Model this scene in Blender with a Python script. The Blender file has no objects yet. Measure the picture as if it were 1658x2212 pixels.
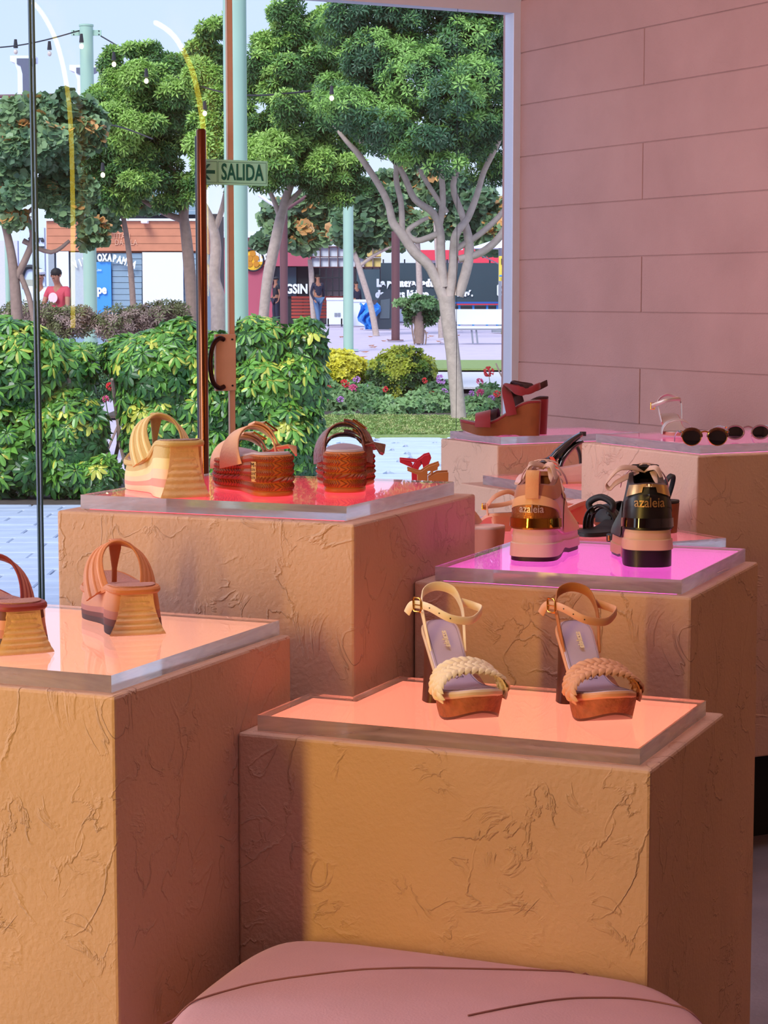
import bpy, math, random
from mathutils import Vector, Matrix, noise
PI = math.pi
rnd = random.Random(7)
SC = bpy.context.scene
COL = SC.collection
# ------------------------------------------------------------------ camera
FPX, CX, CY, HORIZ, CAMZ = 4400.0, 829.0, 1106.0, 645.0, 1.35
PITCH = math.atan((CY - HORIZ) / FPX)
camd = bpy.data.cameras.new('camera')
camd.sensor_fit = 'HORIZONTAL'; camd.sensor_width = 36.0
camd.lens = 36.0 * FPX / 1658.0
camd.clip_start = 0.05; camd.clip_end = 600
cam = bpy.data.objects.new('camera', camd); COL.objects.link(cam)
cam.location = (0, 0, CAMZ); cam.rotation_euler = (PI / 2 - PITCH, 0, 0)
SC.camera = cam
# ------------------------------------------------------------------ sky
wd = bpy.data.worlds.new('sky'); SC.world = wd; wd.use_nodes = True
nt = wd.node_tree; nt.nodes.clear()
o_ = nt.nodes.new('ShaderNodeOutputWorld'); b_ = nt.nodes.new('ShaderNodeBackground')
tc = nt.nodes.new('ShaderNodeTexCoord'); sx = nt.nodes.new('ShaderNodeSeparateXYZ'); rp = nt.nodes.new('ShaderNodeValToRGB')
nt.links.new(tc.outputs['Generated'], sx.inputs[0]); nt.links.new(sx.outputs['Z'], rp.inputs[0])
rp.color_ramp.elements[0].position = 0.0; rp.color_ramp.elements[0].color = (0.80, 0.86, 1.0, 1)
rp.color_ramp.elements[1].position = 0.6; rp.color_ramp.elements[1].color = (0.52, 0.64, 0.98, 1)
e = rp.color_ramp.elements.new(0.12); e.color = (0.60, 0.71, 0.98, 1)
nt.links.new(rp.outputs[0], b_.inputs[0]); b_.inputs[1].default_value = 1.3
nt.links.new(b_.outputs[0], o_.inputs[0])
# ------------------------------------------------------------------ sun behind thin cloud
sd = bpy.data.lights.new('sun', 'SUN'); sd.energy = 3.6; sd.angle = math.radians(25); sd.color = (1.0, 0.97, 0.93)
so = bpy.data.objects.new('sun', sd); COL.objects.link(so)
so.rotation_euler = (math.radians(46), math.radians(-10), math.radians(-16))
# ------------------------------------------------------------------ shop area lights, all unseen: warm strip, daylight stand-in, added fill
def area(name, loc, target, sx_, sy_, power, color):
    l = bpy.data.lights.new(name, 'AREA'); l.shape = 'RECTANGLE'; l.size = sx_; l.size_y = sy_; l.energy = power; l.color = color
    o = bpy.data.objects.new(name, l); COL.objects.link(o); o.location = loc
    d = Vector(target) - Vector(loc); o.rotation_euler = d.to_track_quat('-Z', 'Y').to_euler()
    return o
area('warm_strip_light', (-1.75, 0.74, 1.35), (0.0, 2.75, 0.75), 0.12, 1.7, 40, (1.0, 0.66, 0.13))
area('ceiling_fill', (-1.2, 0.3, 3.05), (-0.6, 2.2, 0.0), 1.6, 1.2, 4, (1.0, 0.80, 0.66))  # unseen weak warm fill, added high at the left; not a known fixture
for xy_ in ((-0.15, 2.45), (0.65, 4.6)):
    area('overhead_fill', xy_ + (3.06,), (xy_[0], xy_[1] + 0.3, 0.0), 1.1, 0.9, 3.6, (0.93, 0.88, 1.0)).data.spread = math.radians(80)  # cool fill added above, narrow spread: brightens level tops, spares upright faces
area('wall_fill', (-1.6, 4.6, 2.95), (1.6, 5.4, 1.5), 1.0, 1.0, 19, (1.0, 0.80, 0.82))  # unseen fill added to brighten the block wall, aimed from the left
area('shop_front_daylight', (-3.6, 3.4, 1.6), (1.0, 5.4, 1.0), 2.0, 2.0, 80, (0.86, 0.92, 1.0))
SC.view_settings.view_transform = 'Standard'; SC.view_settings.look = 'None'
SC.view_settings.gamma = 1.0; SC.view_settings.exposure = 0.0; SC.view_settings.use_curve_mapping = False
SC.cycles.max_bounces = 10; SC.cycles.diffuse_bounces = 4; SC.cycles.glossy_bounces = 4
SC.cycles.transparent_max_bounces = 24; SC.cycles.transmission_bounces = 6
SC.cycles.sample_clamp_indirect = 6.0; SC.cycles.caustics_refractive = True; SC.cycles.caustics_reflective = False
SC.cycles.use_denoising = True
# ------------------------------------------------------------------ coordinates
def ray(x, y):
    a = (x - CX) / FPX; b = -(y - CY) / FPX
    return Vector((a, math.cos(PITCH) + b * math.sin(PITCH), -math.sin(PITCH) + b * math.cos(PITCH)))
CAMP = Vector((0, 0, CAMZ))
def at(x, y, d):                      # the point seen at a pixel, at depth d
    r = ray(x, y); return CAMP + r * (d / r.y)
def onz(x, y, z):
    r = ray(x, y); return CAMP + r * ((z - CAMZ) / r.z)
def onplane(x, y, p, n):
    r = ray(x, y); return CAMP + r * ((Vector(p) - CAMP).dot(n) / r.dot(n))
_a = math.radians(23.0)
UD = Vector((math.sin(_a), math.cos(_a), 0)); VD = Vector((-math.cos(_a), math.sin(_a), 0))
PB = Vector((0.3273, 2.4533, 0))
def UV(u, v, z=0): return PB + UD * u + VD * v + Vector((0, 0, z))
_p = math.radians(27.2)
RD = Vector((math.sin(_p), -math.cos(_p), 0)); WD = Vector((math.cos(_p), math.sin(_p), 0))
KC = Vector((0.4889, 7.5, 0))
def RW(r, w, z=0): return KC + RD * r + WD * w + Vector((0, 0, z))
WN = Vector((-WD.y, WD.x, 0))         # outward normal of the shop window
def gz(y):                            # plaza height: it rises a little towards the far kiosks
    return 0.0 if y < 24 else min(0.40, (y - 24) / 46 * 0.40)
# ------------------------------------------------------------------ materials
def lin(c): return tuple(((v / 255.0) / 12.92 if v / 255.0 <= 0.04045 else ((v / 255.0 + 0.055) / 1.055) ** 2.4) for v in c)
MATS = {}
def mat(name, rgb, rough=0.6, metal=0.0, var=0.08, vscale=30.0, bump=0.0, bscale=60.0, srgb=True, spec=0.5, emit=None, estr=0.0, coat=0.0, trans=0.0, sheen=0.0):
    if name in MATS: return MATS[name]
    c = lin(rgb) if srgb else rgb
    m = bpy.data.materials.new(name); m.use_nodes = True
    n = m.node_tree; bs = n.nodes['Principled BSDF']
    bs.inputs['Roughness'].default_value = rough; bs.inputs['Metallic'].default_value = metal
    bs.inputs['Specular IOR Level'].default_value = spec
    if coat: bs.inputs['Coat Weight'].default_value = coat; bs.inputs['Coat Roughness'].default_value = 0.08
    if trans: bs.inputs['Transmission Weight'].default_value = trans
    if sheen: bs.inputs['Sheen Weight'].default_value = sheen
    t = n.nodes.new('ShaderNodeTexCoord'); nz = n.nodes.new('ShaderNodeTexNoise')
    nz.inputs['Scale'].default_value = vscale; nz.inputs['Detail'].default_value = 4
    n.links.new(t.outputs['Object'], nz.inputs['Vector'])
    mx = n.nodes.new('ShaderNodeMix'); mx.data_type = 'RGBA'
    mx.inputs[6].default_value = tuple(max(0, v * (1 - var * 1.6)) for v in c) + (1,)
    mx.inputs[7].default_value = tuple(min(1, v * (1 + var * 1.6)) for v in c) + (1,)
    n.links.new(nz.outputs['Fac'], mx.inputs[0]); n.links.new(mx.outputs[2], bs.inputs['Base Color'])
    if bump:
        n2 = n.nodes.new('ShaderNodeTexNoise'); n2.inputs['Scale'].default_value = bscale; n2.inputs['Detail'].default_value = 5
        n.links.new(t.outputs['Object'], n2.inputs['Vector'])
        bp = n.nodes.new('ShaderNodeBump'); bp.inputs['Strength'].default_value = bump; bp.inputs['Distance'].default_value = 0.01
        n.links.new(n2.outputs['Fac'], bp.inputs['Height']); n.links.new(bp.outputs[0], bs.inputs['Normal'])
    if emit is not None:
        bs.inputs['Emission Color'].default_value = tuple(emit) + (1,); bs.inputs['Emission Strength'].default_value = estr
    MATS[name] = m; return m
def plaster(name, rgb, scratch=1.0, scl=1.0, stain=None):
    """trowelled plaster: thin ridges left by the trowel and a fine grain"""
    m = bpy.data.materials.new(name); m.use_nodes = True; MATS[name] = m
    n = m.node_tree; L = n.links; bs = n.nodes['Principled BSDF']; bs.inputs['Roughness'].default_value = 0.86; bs.inputs['Specular IOR Level'].default_value = 0.2
    t = n.nodes.new('ShaderNodeTexCoord')
    def noi(s, d, dist=0.0, dim=None):
        q = n.nodes.new('ShaderNodeTexNoise'); q.inputs['Scale'].default_value = s; q.inputs['Detail'].default_value = d; q.inputs['Distortion'].default_value = dist
        L.new(t.outputs['Object'], q.inputs['Vector']); return q
    def math_(op, a, b=None):
        q = n.nodes.new('ShaderNodeMath'); q.operation = op
        for i, v in enumerate((a, b)):
            if v is None: continue
            if isinstance(v, (int, float)): q.inputs[i].default_value = v
            else: L.new(v, q.inputs[i])
        return q.outputs[0]
    def ridge(nz, w, lo, hi):
        d = math_('ABSOLUTE', math_('SUBTRACT', nz.outputs['Fac'], 0.5))
        r = math_('SUBTRACT', 1.0, math_('MULTIPLY', d, 1.0 / w)); r = math_('MAXIMUM', r, 0.0)
        return r
    m1 = noi(5.5 * scl, 3, 0.0); mk = math_('MULTIPLY', math_('MAXIMUM', math_('SUBTRACT', m1.outputs['Fac'], 0.46), 0.0), 7.0)
    mk = math_('MINIMUM', mk, 1.0)
    r1 = ridge(noi(6.0 * scl, 7, 0.9), 0.016, 0, 0); r2 = ridge(noi(15 * scl, 7, 1.1), 0.03, 0, 0)
    m2 = noi(10 * scl, 3); mk2 = math_('MINIMUM', math_('MULTIPLY', math_('MAXIMUM', math_('SUBTRACT', m2.outputs['Fac'], 0.50), 0.0), 9.0), 1.0)
    step = noi(9 * scl, 6, 1.2); st = math_('MULTIPLY', math_('GREATER_THAN', step.outputs['Fac'], 0.56), 0.55)
    grain = noi(140 * scl, 5); big = noi(3.0, 3)
    h = math_('ADD', math_('MULTIPLY', math_('MULTIPLY', r1, mk), 0.75), math_('MULTIPLY', math_('MULTIPLY', r2, mk2), 0.6))
    h = math_('ADD', h, math_('MULTIPLY', st, mk))
    h = math_('MULTIPLY', h, scratch)
    h = math_('ADD', h, math_('MULTIPLY', grain.outputs['Fac'], 0.5)); h = math_('ADD', h, math_('MULTIPLY', big.outputs['Fac'], 0.8))
    bp = n.nodes.new('ShaderNodeBump'); bp.inputs['Strength'].default_value = 0.75; bp.inputs['Distance'].default_value = 0.0035
    L.new(h, bp.inputs['Height']); L.new(bp.outputs[0], bs.inputs['Normal'])
    c = lin(rgb); mx = n.nodes.new('ShaderNodeMix'); mx.data_type = 'RGBA'
    mx.inputs[6].default_value = tuple(v * 0.84 for v in c) + (1,); mx.inputs[7].default_value = tuple(min(1, v * 1.16) for v in c) + (1,)
    cn = noi(4.0, 6); L.new(cn.outputs['Fac'], mx.inputs[0])
    out = mx.outputs[2]
    if stain:
        m3 = n.nodes.new('ShaderNodeMix'); m3.data_type = 'RGBA'; m3.inputs[7].default_value = lin(stain) + (1,)
        sn = noi(1.6, 8, 0.4); f = math_('MINIMUM', math_('MULTIPLY', math_('MAXIMUM', math_('SUBTRACT', sn.outputs['Fac'], 0.5), 0.0), 2.4), 0.5)
        L.new(f, m3.inputs[0]); L.new(out, m3.inputs[6]); out = m3.outputs[2]
    L.new(out, bs.inputs['Base Color'])
    return m
def clear(name, tint=(1, 1, 1), haze=0.0, hazec=(1, 1, 1), ior=1.45, gl=1.0, rough=0.0):
    """thin clear sheet: see-through plus a Fresnel reflection, optionally a little frosted"""
    m = bpy.data.materials.new(name); m.use_nodes = True; MATS[name] = m
    n = m.node_tree; n.nodes.clear(); L = n.links
    out = n.nodes.new('ShaderNodeOutputMaterial'); tr = n.nodes.new('ShaderNodeBsdfTransparent'); tr.inputs[0].default_value = tuple(tint) + (1,)
    gs = n.nodes.new('ShaderNodeBsdfGlossy'); gs.inputs['Roughness'].default_value = rough
    fr = n.nodes.new('ShaderNodeFresnel'); fr.inputs[0].default_value = ior
    base = tr.outputs[0]
    if haze:
        df = n.nodes.new('ShaderNodeBsdfDiffuse'); df.inputs[0].default_value = tuple(hazec) + (1,)
        tl = n.nodes.new('ShaderNodeBsdfTranslucent'); tl.inputs[0].default_value = tuple(hazec) + (1,)
        ad = n.nodes.new('ShaderNodeMixShader'); ad.inputs[0].default_value = 0.5; L.new(df.outputs[0], ad.inputs[1]); L.new(tl.outputs[0], ad.inputs[2])
        mh = n.nodes.new('ShaderNodeMixShader')
        tc_ = n.nodes.new('ShaderNodeTexCoord'); nz = n.nodes.new('ShaderNodeTexNoise'); nz.inputs['Scale'].default_value = 9; nz.inputs['Detail'].default_value = 3; nz.inputs['Distortion'].default_value = 1.0
        mp = n.nodes.new('ShaderNodeMapping'); mp.inputs['Scale'].default_value = (1, 1, 6)
        L.new(tc_.outputs['Object'], mp.inputs[0]); L.new(mp.outputs[0], nz.inputs['Vector'])
        mu = n.nodes.new('ShaderNodeMath'); mu.operation = 'MULTIPLY'; L.new(nz.outputs['Fac'], mu.inputs[0]); mu.inputs[1].default_value = haze * 2
        L.new(mu.outputs[0], mh.inputs[0]); L.new(base, mh.inputs[1]); L.new(ad.outputs[0], mh.inputs[2]); base = mh.outputs[0]
    ge = n.nodes.new('ShaderNodeNewGeometry'); sb = n.nodes.new('ShaderNodeMath'); sb.operation = 'SUBTRACT'; sb.inputs[0].default_value = 1.0
    L.new(ge.outputs['Backfacing'], sb.inputs[1]); mm = n.nodes.new('ShaderNodeMath'); mm.operation = 'MULTIPLY'; L.new(fr.outputs[0], mm.inputs[0]); L.new(sb.outputs[0], mm.inputs[1])
    mx = n.nodes.new('ShaderNodeMixShader'); L.new(mm.outputs[0], mx.inputs[0]); L.new(base, mx.inputs[1]); L.new(gs.outputs[0], mx.inputs[2])
    L.new(mx.outputs[0], out.inputs[0]); return m
def acrylic(name, rough, tint=(1, 1, 1), frost=0.0):
    m = bpy.data.materials.new(name); m.use_nodes = True; MATS[name] = m
    n = m.node_tree; n.nodes.clear(); out = n.nodes.new('ShaderNodeOutputMaterial'); g = n.nodes.new('ShaderNodeBsdfGlass')
    g.inputs['IOR'].default_value = 1.49; g.inputs['Roughness'].default_value = rough; g.inputs['Color'].default_value = tuple(tint) + (1,)
    if frost:
        tl = n.nodes.new('ShaderNodeBsdfTranslucent'); tl.inputs[0].default_value = (0.95, 0.92, 0.95, 1); df = n.nodes.new('ShaderNodeBsdfDiffuse'); df.inputs[0].default_value = (0.85, 0.80, 0.86, 1)
        m1 = n.nodes.new('ShaderNodeMixShader'); m1.inputs[0].default_value = 0.3; n.links.new(tl.outputs[0], m1.inputs[1]); n.links.new(df.outputs[0], m1.inputs[2])
        tc_ = n.nodes.new('ShaderNodeTexCoord'); nz = n.nodes.new('ShaderNodeTexNoise'); nz.inputs['Scale'].default_value = 7; nz.inputs['Detail'].default_value = 3; nz.inputs['Distortion'].default_value = 1.2
        mp = n.nodes.new('ShaderNodeMapping'); mp.inputs['Scale'].default_value = (1, 1, 7); n.links.new(tc_.outputs['Object'], mp.inputs[0]); n.links.new(mp.outputs[0], nz.inputs['Vector'])
        mu = n.nodes.new('ShaderNodeMath'); mu.operation = 'MULTIPLY'; mu.inputs[1].default_value = frost * 2; n.links.new(nz.outputs['Fac'], mu.inputs[0])
        m2 = n.nodes.new('ShaderNodeMixShader'); n.links.new(mu.outputs[0], m2.inputs[0]); n.links.new(g.outputs[0], m2.inputs[1]); n.links.new(m1.outputs[0], m2.inputs[2])
        n.links.new(m2.outputs[0], out.inputs[0]); return m
    n.links.new(g.outputs[0], out.inputs[0]); return m
def glow(name, rgb, strength):
    m = bpy.data.materials.new(name); m.use_nodes = True; MATS[name] = m
    n = m.node_tree; n.nodes.clear(); out = n.nodes.new('ShaderNodeOutputMaterial'); em = n.nodes.new('ShaderNodeEmission')
    em.inputs[0].default_value = tuple(rgb) + (1,); em.inputs[1].default_value = strength; n.links.new(em.outputs[0], out.inputs[0]); return m
# ------------------------------------------------------------------ objects
def tag(o, label=None, cat=None, group=None, kind=None):
    if label: o['label'] = label
    if cat: o['category'] = cat
    if group: o['group'] = group
    if kind: o['kind'] = kind
    return o
def thing(name, label, cat, loc=(0, 0, 0), rz=0.0, group=None, scale=1.0):
    o = bpy.data.objects.new(name, None); COL.objects.link(o); o.empty_display_size = 0.05
    o.location = loc; o.rotation_euler = (0, 0, rz); o.scale = (scale,) * 3
    return tag(o, label, cat, group)
class MB:
    """collects shapes and links them as one mesh object"""
    def __init__(s): s.v = []; s.f = []; s.m = []
    def add(s, vs, fs, mi=0):
        b = len(s.v); s.v += [tuple(p) for p in vs]
        s.f += [tuple(b + i for i in f) for f in fs]
        s.m += ([mi] * len(fs) if isinstance(mi, int) else list(mi)); return s
    def box(s, c, d, rz=0.0, mi=0, mtx=None):
        cx, cy, cz = c; hx, hy, hz = d[0] / 2, d[1] / 2, d[2] / 2
        vs = [Vector((x, y, z)) for z in (-hz, hz) for (x, y) in ((-hx, -hy), (hx, -hy), (hx, hy), (-hx, hy))]
        M = Matrix.Rotation(rz, 3, 'Z') if mtx is None else mtx
        vs = [M @ p + Vector(c) for p in vs]
        return s.add(vs, [(0, 3, 2, 1), (4, 5, 6, 7), (0, 1, 5, 4), (1, 2, 6, 5), (2, 3, 7, 6), (3, 0, 4, 7)], mi)
    def prism(s, pts, z0, z1, mi=0):
        n = len(pts)
        vs = [(p[0], p[1], z0) for p in pts] + [(p[0], p[1], z1) for p in pts]
        return s.add(vs, [tuple(range(n - 1, -1, -1)), tuple(range(n, 2 * n))] + [(i, (i + 1) % n, n + (i + 1) % n, n + i) for i in range(n)], mi)
    def plate(s, pts, off, mi=0):     # extrude a planar polygon by a vector
        n = len(pts); off = Vector(off)
        vs = [Vector(p) for p in pts] + [Vector(p) + off for p in pts]
        return s.add(vs, [tuple(range(n - 1, -1, -1)), tuple(range(n, 2 * n))] + [(i, (i + 1) % n, n + (i + 1) % n, n + i) for i in range(n)], mi)
    def tube(s, pts, r, n=8, mi=0, caps=True):
        pts = [Vector(p) for p in pts]; R = r if isinstance(r, (list, tuple)) else [r] * len(pts)
        vs = []; up = None
        for i, p in enumerate(pts):
            d = (pts[min(i + 1, len(pts) - 1)] - pts[max(i - 1, 0)]).normalized()
            if up is None: up = Vector((0, 0, 1)) if abs(d.z) < 0.9 else Vector((1, 0, 0))
            a = d.cross(up).normalized(); b = a.cross(d).normalized(); up = b
            for k in range(n):
                t = 2 * PI * k / n; vs.append(p + a * (math.cos(t) * R[i]) + b * (math.sin(t) * R[i]))
        fs = [(i * n + k, i * n + (k + 1) % n, (i + 1) * n + (k + 1) % n, (i + 1) * n + k) for i in range(len(pts) - 1) for k in range(n)]
        if caps: fs += [tuple(range(n - 1, -1, -1)), tuple(range((len(pts) - 1) * n, len(pts) * n))]
        return s.add(vs, fs, mi)
    def ribbon(s, pts, w, t, wd, mi=0, n_up=1, closed=False):
        """flat strap: wd = width direction (vector or list)"""
        pts = [Vector(p) for p in pts]; N = len(pts); vs = []
        W = w if isinstance(w, (list, tuple)) else [w] * N
        for i, p in enumerate(pts):
            if closed: d = (pts[(i + 1) % N] - pts[i - 1]).normalized()
            else: d = (pts[min(i + 1, N - 1)] - pts[max(i - 1, 0)]).normalized()
            wv = Vector(wd[i] if isinstance(wd, list) else wd); wv = (wv - d * wv.dot(d)).normalized(); nn = d.cross(wv).normalized()
            h = W[i] / 2; q = t / 2; e = min(t * 0.45, h * 0.5)
            for a, b in ((-h + e, -q), (h - e, -q), (h, -q * 0.3), (h, q * 0.3), (h - e, q), (-h + e, q), (-h, q * 0.3), (-h, -q * 0.3)):
                vs.append(p + wv * a + nn * b)
        K = 8; rng = N if closed else N - 1
        fs = [(i * K + k, i * K + (k + 1) % K, ((i + 1) % N) * K + (k + 1) % K, ((i + 1) % N) * K + k) for i in range(rng) for k in range(K)]
        if not closed: fs += [tuple(range(K - 1, -1, -1)), tuple(range((N - 1) * K, N * K))]
        return s.add(vs, fs, mi)
    def grid(s, rows, mi=0, closed=False):
        n = len(rows[0]); vs = [p for r in rows for p in r]; fs = []
        for i in range(len(rows) - 1):
            for k in range(n if closed else n - 1):
                fs.append((i * n + k, i * n + (k + 1) % n, (i + 1) * n + (k + 1) % n, (i + 1) * n + k))
        return s.add(vs, fs, mi)
    def ball(s, c, r, n=10, mi=0, sc=(1, 1, 1)):
        rows = []
        for i in range(n // 2 + 1):
            ph = PI * i / (n // 2); rows.append([(c[0] + r * sc[0] * math.sin(ph) * math.cos(2 * PI * k / n), c[1] + r * sc[1] * math.sin(ph) * math.sin(2 * PI * k / n), c[2] + r * sc[2] * math.cos(ph)) for k in range(n)])
        return s.grid(rows[::-1], mi, closed=True)
    def build(s, name, mats, parent=None, smooth=False, bevel=0.0, sub=0, sharp=40, segs=2):
        me = bpy.data.meshes.new(name); me.from_pydata(s.v, [], s.f)
        for m in (mats if isinstance(mats, (list, tuple)) else [mats]): me.materials.append(m)
        if s.m and max(s.m) > 0: me.polygons.foreach_set('material_index', s.m)
        if smooth:
            me.polygons.foreach_set('use_smooth', [True] * len(me.polygons)); me.update(); me.set_sharp_from_angle(angle=math.radians(sharp))
        me.update()
        o = bpy.data.objects.new(name, me); COL.objects.link(o)
        if parent is not None: o.parent = parent
        if bevel:
            b = o.modifiers.new('edge', 'BEVEL'); b.width = bevel; b.segments = segs; b.limit_method = 'ANGLE'; b.angle_limit = math.radians(40)
        if sub:
            b = o.modifiers.new('smooth', 'SUBSURF'); b.levels = sub; b.render_levels = sub
        return o
def piece(name, me, parent, loc=(0, 0, 0), rot=(0, 0, 0), sc=(1, 1, 1)):
    o = bpy.data.objects.new(name, me); COL.objects.link(o); o.parent = parent
    o.location = loc; o.rotation_euler = rot; o.scale = sc; return o
def smooth_path(pts, n=6):
    pts = [Vector(p) for p in pts]; out = []
    for i in range(len(pts) - 1):
        p0 = pts[max(i - 1, 0)]; p1 = pts[i]; p2 = pts[i + 1]; p3 = pts[min(i + 2, len(pts) - 1)]
        for k in range(n):
            t = k / n
            out.append(0.5 * ((2 * p1) + (p2 - p0) * t + (2 * p0 - 5 * p1 + 4 * p2 - p3) * t * t + (-p0 + 3 * p1 - 3 * p2 + p3) * t ** 3))
    out.append(pts[-1]); return out
def lettering(s, size, m, parent, mtx, name='lettering', depth=0.001, bold=0.0, space=1.0, align='CENTER', sx=1.0):
    cu = bpy.data.curves.new(name, 'FONT'); cu.body = s; cu.size = size; cu.extrude = depth; cu.offset = bold; cu.space_character = space
    cu.align_x = align; cu.align_y = 'CENTER'; cu.resolution_u = 3
    tmp = bpy.data.objects.new(name, cu); COL.objects.link(tmp)
    me = bpy.data.meshes.new_from_object(tmp.evaluated_get(bpy.context.evaluated_depsgraph_get()))
    bpy.data.objects.remove(tmp); me.name = name
    me.materials.clear(); me.materials.append(m)
    o = bpy.data.objects.new(name, me); COL.objects.link(o); o.parent = parent; o.matrix_local = mtx @ Matrix.Diagonal((sx, 1, 1, 1)); return o
def frame_mtx(p, xd, yd):             # matrix with local x along xd, y along yd
    x = Vector(xd).normalized(); z = x.cross(Vector(yd)).normalized(); y = z.cross(x)
    M = Matrix((x, y, z)).transposed().to_4x4(); M.translation = Vector(p); return M
# =================================================================== SETTING
M_box = plaster('plinth_plaster', (212, 174, 156), 1.25, 1.0)
M_wall = plaster('wall_plaster', (192, 146, 141), 0.22, 1.2, (206, 162, 156))
M_white = mat('white_paint', (225, 222, 238), 0.5, var=0.02)
M_glass = clear('window_glass', (0.94, 0.97, 0.98))
M_edge = mat('glass_edge', (30, 62, 58), 0.15, var=0.1, spec=0.8)
M_floor = mat('floor_screed', (128, 118, 128), 0.45, var=0.28, vscale=5, bump=0.15)
M_ceil = mat('ceiling_paint', (196, 150, 138), 0.8, var=0.03)
def struct(o): return tag(o, kind='structure')
# room in (r, w): r runs from the window corner along the right wall towards the camera side, w along the window
R1, W1 = 9.5, -7.4
def rect(r0, r1, w0, w1): return [RW(r0, w0), RW(r1, w0), RW(r1, w1), RW(r0, w1)]
struct(MB().prism(rect(-0.12, R1, W1, 0.15), -0.12, 0.0).build('floor', M_floor))
struct(MB().prism(rect(-0.12, R1, W1, 0.15), 3.1, 3.2).build('ceiling', M_ceil))
wall = struct(MB().prism(rect(-0.12, R1, 0.0035, 0.15), 0, 3.1).build('wall_right', M_wall))
struct(MB().prism(rect(R1, R1 + 0.12, W1, 0.15), 0, 3.1).build('wall_back', M_ceil))
struct(MB().prism(rect(4.4, R1, W1 - 0.12, W1), 0, 3.1).build('wall_left', M_ceil))
# blocks of the right wall, each its own piece (running bond, hairline joints)
BL, BH, BZ = 1.70, 0.1855, 1.304
for i in range(-7, 10):
    z0 = BZ + BH * i; z1 = z0 + BH
    if z1 < 0.05 or z0 > 3.08: continue
    z0 = max(z0, 0.0); z1 = min(z1, 3.1)
    r0 = 0.795 - BL if i % 2 == 0 else 0.795 + BL / 2 - BL
    while r0 < 4.4:
        a = max(r0, 0.0) + (0.0016 if r0 > 0 else 0); b = min(r0 + BL, 5.2) - 0.0016
        if b > a + 0.1:
            d = rnd.uniform(0.0, 0.0022)
            mb = MB().prism([RW(a, -d), RW(b, -d), RW(b, 0.003), RW(a, 0.003)], z0 + 0.0012, z1 - 0.0012)
            mb.build('stone_block', M_wall, wall, bevel=0.0016, segs=1)
        r0 += BL
# white frame at the corner and header over the window
fr = struct(MB().prism([RW(-0.05, -0.030), RW(0.012, -0.030), RW(0.012, 0.0), RW(-0.05, 0.0)], 0, 3.1).build('trim_1', M_white))
struct(MB().prism([RW(-0.05, W1), RW(0.012, W1), RW(0.012, -0.030), RW(-0.05, -0.030)], 2.372, 3.1).build('trim_2', M_white))
# window glass: three panes and the door leaf
def pane(name, w0, w1, z0=0.02, z1=2.372, r=0.0, parent=None):
    return MB().prism([RW(r, w0), RW(r + 0.010, w0), RW(r + 0.010, w1), RW(r, w1)], z0, z1).build(name, M_glass, parent)
w1 = struct(pane('window_1', -1.128, -0.032)); w2 = struct(pane('window_2', W1, -1.822))
def edge(w, parent, wd=0.012, m=M_edge, name='pane_edge', z0=0.02, z1=2.372, r=-0.002):
    return MB().prism([RW(r, w), RW(r + 0.014, w), RW(r + 0.014, w + wd), RW(r, w + wd)], z0, z1).build(name, m, parent)
M_steel = mat('dark_steel', (58, 60, 66), 0.22, 0.9, var=0.05)
M_brown = mat('brown_anodised', (226, 170, 138), 0.45, 0.0, var=0.05)
edge(-1.832, w2, 0.007)
MB().prism([RW(0.0102, -0.262), RW(0.0112, -0.262), RW(0.0112, -0.2606), RW(0.0102, -0.2606)], 0.02, 2.372).build('pane_edge', M_steel, w1)


M_bronze = mat('dark_bronze', (70, 40, 32), 0.25, 0.8, var=0.1)
M_steel = mat('dark_steel', (58, 60, 66), 0.22, 0.9, var=0.05)
door = struct(pane('door_1', -1.815, -1.145, 0.03, 2.36))
edge(-1.820, door, 0.006, name='pane_edge')
edge(-1.147, door, 0.020, M_brown, 'edge_seal', r=-0.004)
lp = MB().prism([RW(0.010, -1.205), RW(0.028, -1.205), RW(0.028, -1.130), RW(0.010, -1.130)], 1.037, 1.230).build('lock_plate', M_brown, door, bevel=0.003)
for zz in (1.055, 1.212):
    MB().tube([RW(0.026, -1.145, zz), RW(0.031, -1.145, zz)], 0.0035, 8).build('screw', M_steel, lp)
hp = smooth_path([RW(0.026, -1.175, 1.212), RW(0.034, -1.196, 1.216), RW(0.042, -1.222, 1.190), RW(0.044, -1.232, 1.130), RW(0.042, -1.222, 1.070), RW(0.034, -1.196, 1.048), RW(0.026, -1.175, 1.052)], 6)
MB().tube(hp, 0.0085, 10).build('handle', M_bronze, lp, smooth=True)
M_bar = mat('polished_bronze', (128, 76, 52), 0.13, 0.95, var=0.05)
bar = tag(MB().tube([RW(0.055, -1.262, 0.35), RW(0.055, -1.262, 1.905), RW(0.055, -1.262, 1.911)], [0.0165, 0.0165, 0.013], 20).build('door_handle', M_bar, door, smooth=True), 'tall polished bronze tube handle')
MB().tube([RW(-0.035, -1.236, 0.35), RW(-0.035, -1.236, 1.895)], 0.012, 16).build('door_handle', M_steel, door, smooth=True)
for zz in (0.55, 1.72):
    MB().tube([RW(0.055, -1.262, zz), RW(-0.035, -1.238, zz)], 0.007, 8).build('bar_stud', M_steel, door)
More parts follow.
